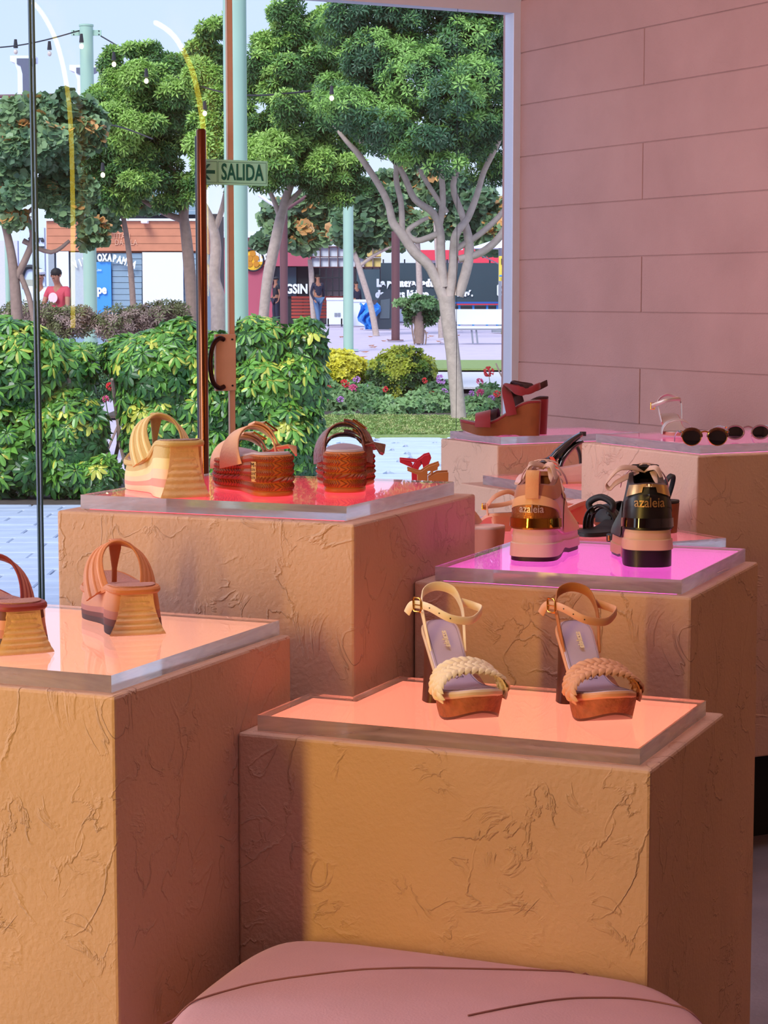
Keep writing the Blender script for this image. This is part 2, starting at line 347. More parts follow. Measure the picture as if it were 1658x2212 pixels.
# exit sign hanging on the glass
M_sign = mat('sign_mint', (176, 255, 222), 0.4, var=0.02)
M_signg = mat('sign_green', (14, 110, 92), 0.5, var=0.02)
pl_ = onplane(500, 372, RW(0.02, 0), WN)
sg = thing('exit_sign', 'mint green exit sign with an arrow and the word SALIDA on the glass', 'sign', pl_)
sw, sh = 0.238, 0.092
def onpane(x, y): return onplane(x, y, RW(0.02, 0), WN)
pa, pb = onpane(424, 343), onpane(578, 402)
cen = (pa + pb) / 2; sw = (pa - pb).dot(-WD) ; sw = abs(sw); sh = abs(pa.z - pb.z)
sg.location = cen; sg.rotation_euler = (0, 0, _p)
MB().box((0, 0, 0), (sw, 0.003, sh)).build('board', M_sign, sg, bevel=0.001)
SM = frame_mtx((sw / 2 - 0.006 - (sw - 0.083) / 2, -0.0022, -0.001), (1, 0, 0), (0, 0, 1))
lettering('SALIDA', 0.076, M_signg, sg, SM, depth=0.0006, bold=0.0016, space=1.04, sx=0.60)
bd = MB(); y_ = -0.0022
def rline(x0, x1, z0, z1, t=0.0012):
    for (a, b, c, d) in ((x0, x1, z0, z0 + t), (x0, x1, z1 - t, z1), (x0, x0 + t, z0, z1), (x1 - t, x1, z0, z1)):
        bd.add([(a, y_, c), (b, y_, c), (b, y_, d), (a, y_, d)], [(0, 1, 2, 3)])
rline(-sw / 2 + 0.077, sw / 2 - 0.006, -sh / 2 + 0.007, sh / 2 - 0.007); rline(-sw / 2 + 0.006, -sw / 2 + 0.074, -sh / 2 + 0.007, sh / 2 - 0.007)
bd.build('border_line', M_signg, sg)
ax = -sw / 2 + 0.014
MB().add([(ax, y_, 0), (ax + 0.026, y_, 0.026), (ax + 0.036, y_, 0.026), (ax + 0.018, y_, 0.006), (ax + 0.052, y_, 0.006), (ax + 0.052, y_, -0.006), (ax + 0.018, y_, -0.006), (ax + 0.036, y_, -0.026), (ax + 0.026, y_, -0.026)],
         [(8, 7, 6, 3, 2, 1, 0), (6, 5, 4, 3)]).build('arrow', M_signg, sg)
# ------------------------------------------------------------------ neon arches seen mirrored in the glass
M_neon = glow('neon_yellow', (1.0, 0.74, 0.06), 12.0)
M_brass = mat('brass', (196, 140, 70), 0.3, 0.9)
GP = RW(0.0, 0)
def mirrored(x, y, c):                # where the thing reflected at this pixel really stands, on the plane w = c
    g = onplane(x, y, GP, WN); d = ray(x, y); d = d - WN * (2 * d.dot(WN))
    t = (c - (g - KC).dot(WD)) / d.dot(WD); return g + d * t
def neon(pix, c, label, foot=True):
    pts = smooth_path([mirrored(x, y, c) for x, y in pix], 5)
    base = pts[0].copy(); t = thing('neon_arch', label, 'lamp', base, 0, 'yellow neon arches in the shop')
    MB().tube([p - base for p in pts], 0.0135, 10).build('light_tube', M_neon, t, smooth=True)
    w_ = MB(); w_.tube([Vector((0, 0, -0.012)), Vector((0, 0, 0.0))], 0.05, 16); w_.build('base_plate', M_brass, t)
    w_ = MB(); w_.tube([Vector((0, 0, -base.z)), Vector((0, 0, -0.012))], 0.012, 8); w_.build('stand', M_bronze, t)
    return t
neon([(155, 708), (155, 620), (155, 500), (154, 400), (151, 290), (143, 195), (124, 105), (98, 45), (66, 2), (20, -45), (-60, -85), (-150, -100)], -0.06, 'yellow neon arch by the right wall, mirrored at the left of the window')
neon([(442, 640), (441, 540), (440, 420), (437, 300), (428, 225), (412, 155), (385, 97), (360, 67), (333, 50)], -0.06, 'shorter yellow neon arch by the right wall, mirrored beside the tall door handle')
# ------------------------------------------------------------------ display plinths with light panels
M_acr = acrylic('acrylic_top', 0.01)
M_acre = acrylic('acrylic_side', 0.06, (0.98, 0.96, 0.98), frost=0.38)
PANEL = {'orange': glow('panel_orange', (1.0, 0.39, 0.27), 1.8), 'coral': glow('panel_coral', (1.0, 0.24, 0.15), 2.5), 'red': glow('panel_red', (1.0, 0.08, 0.13), 2.3),
         'magenta': glow('panel_magenta', (1.0, 0.12, 0.64), 2.2), 'pink': glow('panel_pink', (1.0, 0.20, 0.50), 1.7), 'rose': glow('panel_rose', (1.0, 0.20, 0.26), 1.5)}
def plinth(pts, z1, label, slab, slabpts, panel, th=0.021, z0=0.0, slablabel=''):
    """plaster block with a shadow gap, lit panel and loose acrylic slab on top"""
    t = thing('display_plinth', label, 'plinth', pts[0], 0, 'plaster display plinths')
    o = pts[0]
    MB().prism([p - o for p in pts], z0, z1).build('block', M_box, t, bevel=0.004)
    def inset(ps, d):
        c = sum(ps, Vector()) / len(ps); n = len(ps); out = []
        for i in range(n):
            a = (ps[i] - ps[i - 1]).normalized(); b = (ps[(i + 1) % n] - ps[i]).normalized()
            na = Vector((-a.y, a.x, 0)); nb = Vector((-b.y, b.x, 0))
            out.append(ps[i] + (na + nb) * d)
        return out
    area_ = sum(slabpts[i].x * slabpts[(i + 1) % len(slabpts)].y - slabpts[(i + 1) % len(slabpts)].x * slabpts[i].y for i in range(len(slabpts)))
    if area_ < 0: slabpts = slabpts[::-1]
    lp = inset(slabpts, 0.010)
    MB().prism([p - o for p in lp], z1 - 0.002, z1 + 0.0012).build('light_panel', PANEL[panel], t)
    s = MB(); n = len(slabpts); q = slabpts[0]; P_ = [p - q for p in slabpts]
    s.prism(P_, 0.0, th); s.m = [0, 0] + [1] * n
    so_ = s.build('acrylic_slab', [M_acr, M_acre]); so_.location = (q.x, q.y, z1 + 0.002)
    tag(so_, slablabel, 'acrylic slab', 'clear acrylic slabs on the plinths')
    return z1 + 0.002 + th
ZA, ZB, ZC, ZD = 0.880, 0.7736, 1.0315, 0.9225
TA = plinth([UV(-.318, .568), UV(.166, .568), UV(.166, 1.07), UV(-.318, 1.07)], ZA, 'plaster plinth at the lower left under the brown toe-post sandals', 1,
            [UV(-.308, .578), UV(.150, .578), UV(.150, 1.05), UV(-.308, 1.05)], 'orange', slablabel='clear acrylic slab lit orange under the brown toe-post sandals')
TB = plinth([UV(0, 0), UV(0, .568), UV(.237, .568), UV(.237, .501), UV(.38, .501), UV(.38, 0)], ZB, 'low front plaster plinth under the two braided sandals', 1,
            [UV(.014, .018), UV(.345, .018), UV(.345, .478), UV(.178, .478), UV(.178, .545), UV(.014, .545)], 'coral', slablabel='L-shaped acrylic slab lit coral under the braided sandals')
TC = plinth([UV(.239, .503), UV(.732, .503), UV(.732, .994), UV(.239, .994)], ZC, 'tallest near plaster plinth under the yellow wedge and two espadrilles', 1,
            [UV(.262, .525), UV(.690, .525), UV(.690, .966), UV(.262, .966)], 'red', slablabel='clear acrylic slab lit red under the espadrilles')
TD = plinth([UV(.457, .069), UV(.888, .069), UV(.888, .500), UV(.457, .500)], ZD, 'plaster plinth under the white sneaker and black sneaker', 1,
            [UV(.468, .087), UV(.871, .087), UV(.871, .470), UV(.468, .470)], 'magenta', slablabel='clear acrylic slab lit magenta under the sneakers')
# plinths at the back, square to the room
TE = plinth([RW(1.436, -.924), RW(1.436, -.40), RW(1.10, -.40), RW(1.10, -.924)], 0.9322, 'pale plaster plinth by the window corner under the red wedge sandals', 1,
            [RW(1.415, -.900), RW(1.415, -.42), RW(1.115, -.42), RW(1.115, -.900)], 'pink', slablabel='thin acrylic slab lit pink under the red wedge sandals', z0=0.0)
TG = plinth([RW(2.0, -1.01), RW(2.0, -.38), RW(1.44, -.38), RW(1.44, -.90), RW(1.37, -.93), RW(1.37, -1.01)], 0.824, 'low pale plaster plinth behind the white sneaker under the black high heels', 1,
            [RW(1.985, -.985), RW(1.985, -.40), RW(1.46, -.40), RW(1.46, -.985)], 'rose', slablabel='acrylic slab lit rose under the black high heels', th=0.026)
TF = plinth([RW(2.516, -1.01), RW(2.516, -.10), RW(2.01, -.10), RW(2.01, -1.01)], 0.980, 'large pale plaster plinth in front of the block wall under the sunglasses', 1,
            [RW(2.49, -.985), RW(2.49, -.13), RW(2.04, -.13), RW(2.04, -.985)], 'pink', slablabel='wide acrylic slab lit pink under the sunglasses', z0=0.235)
kb = MB().prism([p - RW(2.516, -1.01) for p in [RW(2.40, -.93), RW(2.40, -.15), RW(2.06, -.15), RW(2.06, -.93)]], 0, 0.236)
kb.build('plinth_foot', mat('toe_kick_black', (12, 10, 12), 0.7), bpy.data.objects['display_plinth.006'])
TH = plinth([RW(2.69, -1.03), RW(1.98, -1.03), RW(1.98, -1.85), RW(2.69, -1.85)], 0.780, 'low pale plaster plinth behind the sneakers under the black and pink sandals', 1,
            [RW(2.672, -1.04), RW(2.0, -1.04), RW(2.0, -1.83), RW(2.672, -1.83)], 'rose', slablabel='acrylic slab lit rose under the black and pink sandals')
TJ = plinth([UV(.892, .082), UV(.952, .082), UV(.952, .45), UV(.892, .45)], 0.735, 'plaster plinth mostly hidden behind the one with the sneakers', 1,
            [UV(.896, .086), UV(.948, .086), UV(.948, .44), UV(.896, .44)], 'pink', slablabel='acrylic slab on the plinth mostly hidden behind the sneakers', th=0.012)
# ------------------------------------------------------------------ ottoman
M_suede = mat('pink_suede', (200, 148, 170), 0.95, var=0.12, vscale=6, bump=0.10, bscale=320, sheen=0.2)
M_seam = mat('suede_seam', (150, 100, 104), 0.9)
def ottoman():
    uv = [(-.012, .40), (-.010, .25), (-.010, .12), (-.012, .02), (-.035, -.035), (-.095, -.090), (-.17, -.130), (-.29, -.15), (-.42, -.12), (-.52, 0), (-.56, .16), (-.54, .32), (-.45, .44), (-.33, .485), (-.20, .500), (-.09, .500), (-.03, .475)]
    P_ = [UV(u, v) for u, v in uv]; P_ = smooth_path(P_ + [P_[0]], 4)[:-1]
    c = UV(-.26, .17); t = thing('ottoman', 'rounded pink suede ottoman with curved seams in front of the plinths', 'ottoman', c)
    ZT = 0.512
    def zs(s): return ZT + 0.020 * (1 - s * s) if s < 0.93 else ZT + 0.0027 - 0.016 * ((s - 0.93) / 0.07) ** 2
    rows = []
    for z, s in ((0.06, 0.95), (0.065, 0.975), (0.30, 0.99), (0.44, 1.0), (0.475, 1.0)): rows.append([(p - c) * s + Vector((0, 0, z)) for p in P_])
    for s in (0.995, 0.98, 0.96, 0.93, 0.88, 0.8, 0.68, 0.54, 0.4, 0.26, 0.13, 0.0005): rows.append([(p - c) * s + Vector((0, 0, zs(s))) for p in P_])
    MB().grid(rows, closed=True).build('cushion', M_suede, t, smooth=True, sharp=60)
    angs = [math.atan2((p - c).y, (p - c).x) for p in P_]
    def top(q):
        a = math.atan2(q.y, q.x); k = min(range(len(P_)), key=lambda i: abs((angs[i] - a + PI) % (2 * PI) - PI)); return zs(min(1, q.length / (P_[k] - c).length))
    for pts in ([(296, 2210), (330, 2180), (400, 2150), (500, 2126), (600, 2112), (850, 2096), (1100, 2086), (1250, 2082), (1330, 2086)], [(1010, 2208), (1200, 2166), (1300, 2154), (1380, 2150), (1470, 2158), (1520, 2170)]):
        pp = []
        for x, y in pts: q = onz(x, y, 0.525) - c; q.z = 0; pp.append(q)
        pp = smooth_path(pp, 8)
        for q in pp: q.z = top(q) + 0.0012
        MB().tube(pp, 0.0011, 6).build('seam', M_seam, t, smooth=True)
    for k in range(4):
        MB().tube([Vector((0.2 * math.cos(PI / 4 + k * PI / 2), 0.2 * math.sin(PI / 4 + k * PI / 2), 0)), Vector((0.2 * math.cos(PI / 4 + k * PI / 2), 0.2 * math.sin(PI / 4 + k * PI / 2), 0.07))], 0.02, 10).build('foot', M_bronze, t)
ottoman()
# =================================================================== SHOES
def sgn(v): return -1.0 if v < 0 else 1.0
class Loft:
    """closed shape round a foot outline; th = 0 at the back of the heel, +-PI at the toe. L length, wh/wa/wb half widths at heel, arch, ball"""
    def __init__(s, L, wh, wa, wb, z, inset=None, rh=0.5, rt=0.5, bend=0.0, y0=0.0, t0=0.0, t1=1.0, Lr=None):
        s.Lr = Lr
        s.L, s.wh, s.wa, s.wb, s.z, s.inset = L, wh, wa, wb, z, inset or (lambda t, f: 0.0)
        s.rh, s.rt, s.bend, s.y0, s.t0, s.t1 = rh, rt, bend, y0, t0, t1
    def hw(s, t):
        k = [(0.0, s.wh), (0.15, s.wh), (0.42, s.wa), (0.72, s.wb), (1.0, s.wb * 0.86)]
        for (a, wa), (b, wb) in zip(k, k[1:]):
            if t <= b:
                q = (t - a) / (b - a); q = q * q * (3 - 2 * q); w = wa + (wb - wa) * q; break
        if t < 0.14: w *= max(0.0, 1 - ((0.14 - t) / 0.14) ** 2) ** s.rh
        if t > 0.72: w *= max(0.0, 1 - ((t - 0.72) / 0.28) ** 2.4) ** s.rt
        return w
    def p(s, th, f):
        tt = 0.5 - 0.5 * math.cos(th); t = s.t0 + (s.t1 - s.t0) * tt
        hw = s.hw(t)
        if s.t0 > 0 and tt < 0.1: hw *= (1 - ((0.1 - tt) / 0.1) ** 2) ** 0.35
        if s.t1 < 1 and tt > 0.9: hw *= (1 - ((tt - 0.9) / 0.1) ** 2) ** 0.35
        ins = s.inset(t, f)
        x = sgn(math.sin(th) if abs(math.sin(th)) > 1e-9 else 1) * max(hw - ins, 0.0005) if 0 < abs(th) < PI else 0.0
        c = 2 * tt - 1; y = s.y0 + s.L * t - ins * (abs(c) ** 3) * sgn(c) 
        tz = t if s.Lr is None else max(0.0, min(1.0, (s.y0 + s.L * t) / s.Lr))
        return Vector((x + s.bend * math.sin(PI * t), y, s.z(tz, f)))
    def mesh(s, levels, bands=None, n=44, mb=None, cap_top=True, cap_bot=True, m_top=0, m_bot=0):
        mb = mb or MB()
        ths = [-PI + 2 * PI * (i + 0.5) / n for i in range(n)]
        rows = [[s.p(th, f) for th in ths] for f in levels]
        for i in range(len(levels) - 1):
            mb.grid([rows[i], rows[i + 1]], 0 if bands is None else bands[i], closed=True)
        def cap(r, flip, mi):
            h = n // 2; fs = []
            # ring index i and its mirror n-1-i are the two sides at the same station
            for i in range(h - 1):
                q = (i, i + 1, n - 2 - i, n - 1 - i); fs.append(q if flip else q[::-1])
            mb.add(r, fs, mi)
        if cap_bot: cap(rows[0], True, m_bot)
        if cap_top: cap(rows[-1], False, m_top)
        return mb
    def patch(s, th0, th1, f0, f1, off, n=24, k=6, mb=None, mi=0, top=None, bot=None):
        """a thin panel lying on the surface"""
        mb = mb or MB(); rows = []
        for j in range(k + 1):
            row = []
            for i in range(n + 1):
                a = i / n; th = th0 + (th1 - th0) * a
                fa = f0 if bot is None else bot(a); fb = f1 if top is None else top(a)
                f = fa + (fb - fa) * j / k
                p = s.p(th, f); e = 1e-3
                du = s.p(th + e, f) - s.p(th - e, f); dv = s.p(th, min(f + 0.01, 1)) - s.p(th, max(f - 0.01, 0))
                nn = du.cross(dv)
                nn = nn.normalized() if nn.length > 1e-12 else Vector((0, -1, 0))
                if nn.dot(Vector((p.x, p.y - s.L * 0.4, 0))) < 0: nn = -nn
                row.append(p + nn * off)
            rows.append(row)
        mb.grid(rows, mi); return mb
def arch(xl, xr, y, zb, h, dy=0.0, lean=0.0, n=20, p=1.0, bulge=0.10):
    """points of a strap over the foot from (xl) to (xr) at y, foot at zb, rising h; dy shifts the crown forward"""
    out = []
    for i in range(n + 1):
        a = PI * i / n; cx = (xl + xr) / 2; rx = (xr - xl) / 2
        s_ = math.sin(a) ** p
        out.append(Vector((cx - rx * math.cos(a) * (1 + bulge * math.sin(a)), y + dy * s_, zb + h * s_)))
    return out
def shoe(name, label, heel, rz, z, group=None, cat='shoe', scale=1.0):
    """heel = pixel of the back of the heel on the ground z; rz in degrees, 0 = toe pointing away"""
    p = onz(heel[0], heel[1], z); return thing(name, label, cat, (p.x, p.y, z + 0.0005), math.radians(rz), group, scale)
# --- colours
M_yel = mat('mustard_rubber', (208, 178, 116), 0.6, bump=0.15, bscale=300)
M_yel2 = mat('straw_rubber', (238, 212, 156), 0.6); M_pch = mat('peach_rubber', (248, 200, 166), 0.6); M_pk2 = mat('rose_rubber', (222, 150, 132), 0.6)
M_cork = mat('pale_ribbed_rubber', (236, 196, 160), 0.75, bump=0.2, bscale=200)
M_ins = mat('grey_mauve_insole', (178, 150, 150), 0.85, var=0.15, bump=0.6, bscale=160)
M_tanr = mat('tan_rubber', (220, 144, 100), 0.55); M_rose3 = mat('dusty_rubber', (196, 120, 106), 0.6); M_brn2 = mat('maroon_rubber', (116, 52, 44), 0.6); M_brn3 = mat('dark_plum_rubber', (84, 46, 46), 0.6)
M_tstrap = mat('caramel_strap', (210, 132, 84), 0.5, bump=0.1, bscale=300)
M_crimson = mat('crimson_strap', (150, 56, 60), 0.5)
M_mins = mat('mauve_insole', (192, 140, 132), 0.8, bump=0.3, bscale=300)
M_gold = mat('gold_metal', (222, 156, 70), 0.2, 1.0, var=0.02)
M_esp = mat('moulded_jute_brown', (206, 122, 62), 0.42, var=0.1)
M_espd = mat('moulded_jute_dark', (150, 78, 38), 0.45, var=0.1)
M_nude = mat('nude_leather', (240, 190, 156), 0.5, var=0.04, bump=0.12, bscale=250)
M_snake = mat('embossed_plum_leather', (136, 86, 78), 0.3, var=0.25, vscale=120, bump=0.5, bscale=180)
M_darkl = mat('dark_lining', (62, 44, 34), 0.55)
M_silv = mat('pearl_insole', (196, 180, 196), 0.5, var=0.12)
M_wrap = mat('cling_film_tag', (228, 214, 196), 0.4)
def smat(*a): return list(a)
# --- toe-post wedge: flat-backed heel with a ribbed back panel, striped sole, wide strap and toe post
def toe_post_wedge(name, label, heel, rz, z, mats, strap, ins, group, hh=0.079, tab=True, fancy=True):
    t = shoe(name, label, heel, rz, z, group, 'sandal')
    L = 0.235
    def ztop(u): return 0.045 + (hh - 0.045) * (0.5 + 0.5 * math.cos(PI * min(1, max(0, (u - 0.12) / 0.55)))) + 0.012 * max(0, u - 0.85) / 0.15
    def zbot(u): return 0.0 if u < 0.72 else 0.012 * ((u - 0.72) / 0.28) ** 2
    def zz(u, f): return zbot(u) + (ztop(u) - 0.007 - zbot(u)) * f
    def ins_(u, f):
        a = max(0.0, 1 - u / 0.22)                                  # the heel flares towards the ground
        return 0.010 * a * (1 - (1 - f) ** 1.6) - 0.002 * (1 - a)*math.sin(PI * f) + 0.003 * f * (1 - a)
    lo = Loft(L, 0.0385, 0.029, 0.046, zz, ins_, rh=0.16, rt=0.5)
    lv = [0, 0.1, 0.2, 0.2, 0.36, 0.36, 0.55, 0.55, 0.76, 0.76, 0.9, 1.0]
    bands = [0, 0, 0, 1, 1, 2, 2, 3, 3, 4, 4]
    bands = [0, 0, 1, 1, 2, 2, 3, 3, 4, 4, 4][:len(lv) - 1]
    lo.mesh(lv, bands, n=56).build('striped_sole', mats, t, smooth=True, sharp=50)
    def zf(u, f): return ztop(u) - 0.008 + 0.0085 * f
    Loft(L + 0.006, 0.0355, 0.031, 0.0475, zf, lambda u, f: 0.0 if f in (0.3, 0.7) else 0.0018, rh=0.22, y0=-0.002, Lr=L).mesh([0, 0.3, 0.7, 1.0], n=48).build('footbed', [strap[0]], t, smooth=True)
    Loft(L - 0.008, 0.030, 0.027, 0.042, lambda u, f: ztop(u) + 0.0006 + 0.0016 * f, None, rh=0.4, y0=0.004, Lr=L).mesh([0, 1.0], n=40).build('insole', ins, t, smooth=True)
    # ribbed panel on the back of the heel, spreading towards the ground
    rows = []
    for j in range(25):
        f = j / 24; w = 0.0215 + 0.0165 * (1 - f) ** 2.0; zq = hh * 0.93 * f
        yy = -0.0008 - 0.0022 + 0.0016 * math.cos(f * PI * 2 * 7.5)
        yb = lo.p(0.001, min(f, 1)).y
        rows.append([Vector((w * k / 5, yb + yy + 0.0035 * abs(k / 5) ** 4, zq)) for k in range(-5, 6)])
    mb = MB().grid(rows); mb.grid([[Vector((p.x, 0.006, p.z)) for p in (r[0], r[-1])] for r in rows]);
    mb.build('ribbed_heel_panel', M_cork, t, smooth=True, sharp=70)
    # strap: wide band over the instep, several raised ribs on its outer side
    ap = arch(-0.035, 0.035, 0.108, ztop(0.46) - 0.008, 0.064, dy=0.045, n=26, bulge=0.42)
    wds = []; ws = []
    for i, p in enumerate(ap):
        a = i / 26; wds.append(Vector((-0.75 * math.cos(PI * a), 1.0, -0.30 * math.sin(PI * a)))); ws.append(0.044 - 0.016 * math.sin(PI * a))
    st = MB().ribbon(ap, ws, 0.0035, wds).build('strap', strap[0], t, smooth=True, sharp=50)
    for q in (-0.3, 0.0, 0.3):
        pp = []
        for i, p in enumerate(ap):
            d = (ap[min(i + 1, 26)] - ap[max(i - 1, 0)]).normalized(); wv = (wds[i] - d * wds[i].dot(d)).normalized(); nn = d.cross(wv)
            if nn.dot(p - Vector((0, p.y, 0.04))) < 0: nn = -nn
            pp.append(p + wv * ws[i] * q + nn * 0.0016)
        MB().ribbon(pp, 0.0055, 0.0030, wds).build('strap_rib', strap[1], st, smooth=True)
    cr = ap[13]
    post = smooth_path([cr + Vector((0, 0.006, 0.003)), cr + Vector((0, 0.010, -0.012)), cr + Vector((0, 0.016, -0.034)), Vector((0.0, cr.y + 0.020, ztop(0.74) + 0.004))], 6)
    MB().ribbon(post, [0.017] * 6 + [0.016 - 0.0012 * k for k in range(7)] + [0.0075] * 6, 0.0035, (1, 0, 0)).build('toe_post', strap[0], t, smooth=True)
    if tab: MB().ribbon([cr + Vector((0, -0.008, 0.0035)), cr + Vector((0, 0.003, 0.0045)), cr + Vector((0, 0.013, 0.0025))], 0.018, 0.002, (1, 0, 0)).build('strap_loop', strap[0], t, smooth=True)
    return t
toe_post_wedge('wedge_sandal', 'mustard toe-post wedge sandal on the red lit slab, left of the espadrilles', (402, 1076), 22, TC,
               [M_pch, M_pk2, M_pch, M_yel2, M_yel], (M_yel, M_yel2), M_ins, 'wedge sandals with a toe post', hh=0.084)
toe_post_wedge('wedge_sandal', 'brown toe-post wedge sandal with pale ribbed heel, in front of the tallest plinth', (299, 1373), 18, TA,
               [M_brn3, M_brn2, M_rose3, M_tanr, M_tanr], (M_tstrap, M_tanr), M_mins, 'wedge sandals with a toe post', hh=0.063)
toe_post_wedge('wedge_sandal', 'crimson-strapped toe-post wedge sandal cut off by the left edge of the photo', (56, 1414), 26, TA,
               [M_brn3, M_brn3, M_rose3, M_pk2, M_brn2], (M_crimson, M_rose3), M_mins, 'wedge sandals with a toe post', hh=0.063)
# --- espadrille platform with two buckled bands
def espadrille(name, label, heel, rz, z, upper, lining, group):
    t = shoe(name, label, heel, rz, z, group, 'sandal'); L = 0.235
    def ztop(u): return 0.062 - 0.014 * min(1, max(0, (u - 0.15) / 0.5)) + 0.010 * max(0, u - 0.8) / 0.2
    def zbot(u): return 0.0 if u < 0.74 else 0.016 * ((u - 0.74) / 0.26) ** 2
    def zz(u, f): return zbot(u) + (ztop(u) - zbot(u)) * f
    # rows of moulded braid: bulging bands
    bandz = [(0.0, 0.13), (0.13, 0.33), (0.33, 0.50), (0.50, 0.66), (0.66, 0.83), (0.83, 0.985)]
    def ins_(u, f):
        for a, b in bandz:
            if a <= f <= b: return 0.0016 * (1 - math.sin(PI * (f - a) / (b - a)) ** 0.6)
        return 0.003
    lo = Loft(L, 0.0322, 0.029, 0.046, zz, ins_, rh=0.30, bend=0.004)
    lv = []
    for a, b in bandz: lv += [a, a + (b - a) * 0.12, a + (b - a) * 0.35, a + (b - a) * 0.65, a + (b - a) * 0.88]
    lv += [0.985, 1.0]
    so_ = lo.mesh(lv, n=64).build('platform_sole', M_esp, t, smooth=True, sharp=60)
    # herringbone stitches and one rope twist round the sole
    st = MB(); NS = 110
    for bi, (a, b) in enumerate(bandz):
        if bi == 0: continue
        rope = bi == 2; ns = 60 if rope else NS
        for i in range(ns):
            th = -PI + 2 * PI * i / ns; fm = (a + b) / 2; dth = 2 * PI / ns
            if rope:
                p0 = lo.p(th - dth * 0.9, a + (b - a) * 0.15); p1 = lo.p(th, fm); p2 = lo.p(th + dth * 0.9, b - (b - a) * 0.15)
                segs = [(p0, p1, p2)]; r = 0.0022
            else:
                p0 = lo.p(th - dth * 0.5, a + (b - a) * 0.10); p1 = lo.p(th + dth * 0.35, fm); p2 = lo.p(th - dth * 0.5, b - (b - a) * 0.10)
                segs = [(p0, p1, p2)]; r = 0.0015
            for (q0, q1, q2) in segs:
                c = Vector((0, L * 0.45, 0)); o = (q1 - Vector((c.x, c.y, q1.z))).normalized() * (0.0014 if rope else 0.0007)
                st.tube([q0, q1 + o, q2], [r * 0.6, r, r * 0.6], 4, caps=False)
    st.build('braid_relief', M_espd, so_, smooth=True)
    Loft(L - 0.010, 0.0295, 0.026, 0.041, lambda u, f: ztop(u) + 0.0003 + 0.003 * f, lambda u, f: 0.0015 * f, rh=0.4, y0=0.005, bend=0.004, Lr=L).mesh([0, 0.6, 1.0], n=40).build('insole', M_silv, t, smooth=True)
    for k, (y, h, dy, w) in enumerate(((0.098, 0.060, 0.022, 0.054), (0.156, 0.047, 0.016, 0.046))):
        zb = ztop(y / L) - 0.016
        ap = arch(-0.037, 0.037, y + 0.016, zb, h, dy=dy - 0.012, n=26, bulge=0.26)
        wds = [Vector((-0.42 * math.cos(PI * i / 26), 1, -0.30 * math.sin(PI * i / 26) + 0.1)) for i in range(27)]
        ws = [w * ((1.0 if i < 13 else 0.8) - (0.54 if i < 13 else 0.34) * math.sin(PI * i / 26)) for i in range(27)]
        b1 = MB().ribbon(ap[:20], ws[:20], 0.0032, wds[:20]); s1 = b1.build('strap', [upper], t, smooth=True)
        out = [p + Vector((0.0040 * (i / 10), 0, 0.0045)) for i, p in enumerate(ap[13:24])] + [Vector((0.056, y - 0.004, zb + 0.030)), Vector((0.060, y - 0.010, zb + 0.016))]
        MB().ribbon(ap[18:], ws[18:], 0.0032, wds[18:]).build('strap', [upper], t, smooth=True)
        MB().ribbon([p - Vector((p.x * 0.04, 0, 0.0026)) for p in ap[1:20]], [q * 0.96 for q in ws[1:20]], 0.0012, wds[1:20]).build('strap_lining', [lining], s1, smooth=True)
        MB().ribbon(out, [w * 0.62] * 6 + [w * 0.56] * 5 + [w * 0.45, w * 0.25], 0.003, wds[13:24] + [wds[23]] * 2).build('strap_end', [upper], t, smooth=True)
        # buckle: rounded rectangle frame with prong
        d = (ap[18] - ap[16]).normalized(); wv = (wds[17] - d * wds[17].dot(d)).normalized(); nv = d.cross(wv); nv = nv if nv.z > 0 else -nv; bp = ap[17] + nv * 0.0075; bw = w * 0.45; bl = 0.011
        fr_ = [bp + wv * a + d * b for a, b in ((-bw, -bl), (0, -bl), (bw, -bl), (bw, bl), (0, bl), (-bw, bl), (-bw, -bl))]
        bk = MB().tube(fr_, 0.0016, 8).build('buckle', M_gold, t, smooth=True)
        MB().tube([bp - d * bl, bp + d * (bl + 0.002)], 0.0012, 6).build('prong', M_gold, bk, smooth=True)
    return t
e1 = espadrille('espadrille_sandal', 'nude espadrille platform sandal with gold buckles and white tag, in the middle of the three', (600, 1074), 22, TC, M_nude, mat('nude_lining', (222, 190, 160), 0.7), 'espadrille platform sandals')
espadrille('espadrille_sandal', 'dark snake-print espadrille platform sandal with gold buckle, rightmost on the red lit slab', (742, 1066), 1, TC, M_snake, M_darkl, 'espadrille platform sandals')
tg = MB().box((-0.031, 0.020, 0.037), (0.0014, 0.009, 0.030), rz=0.55); tg = tg.build('price_tag', mat('paper_tag', (236, 206, 160), 0.6), e1, bevel=0.0004)
M_ink = mat('ink', (30, 24, 26), 0.6)
lettering('M', 0.009, M_ink, tg, frame_mtx((-0.0335, 0.0195, 0.047), (-0.52, 0.85, 0) if False else (0.52, -0.85, 0), (0, 0, 1)), depth=0.0002)
for k in range(3): lettering('1273', 0.005, M_ink, tg, frame_mtx((-0.0335, 0.0195, 0.040 - 0.006 * k), (0.52, -0.85, 0), (0, 0, 1)), depth=0.0002)
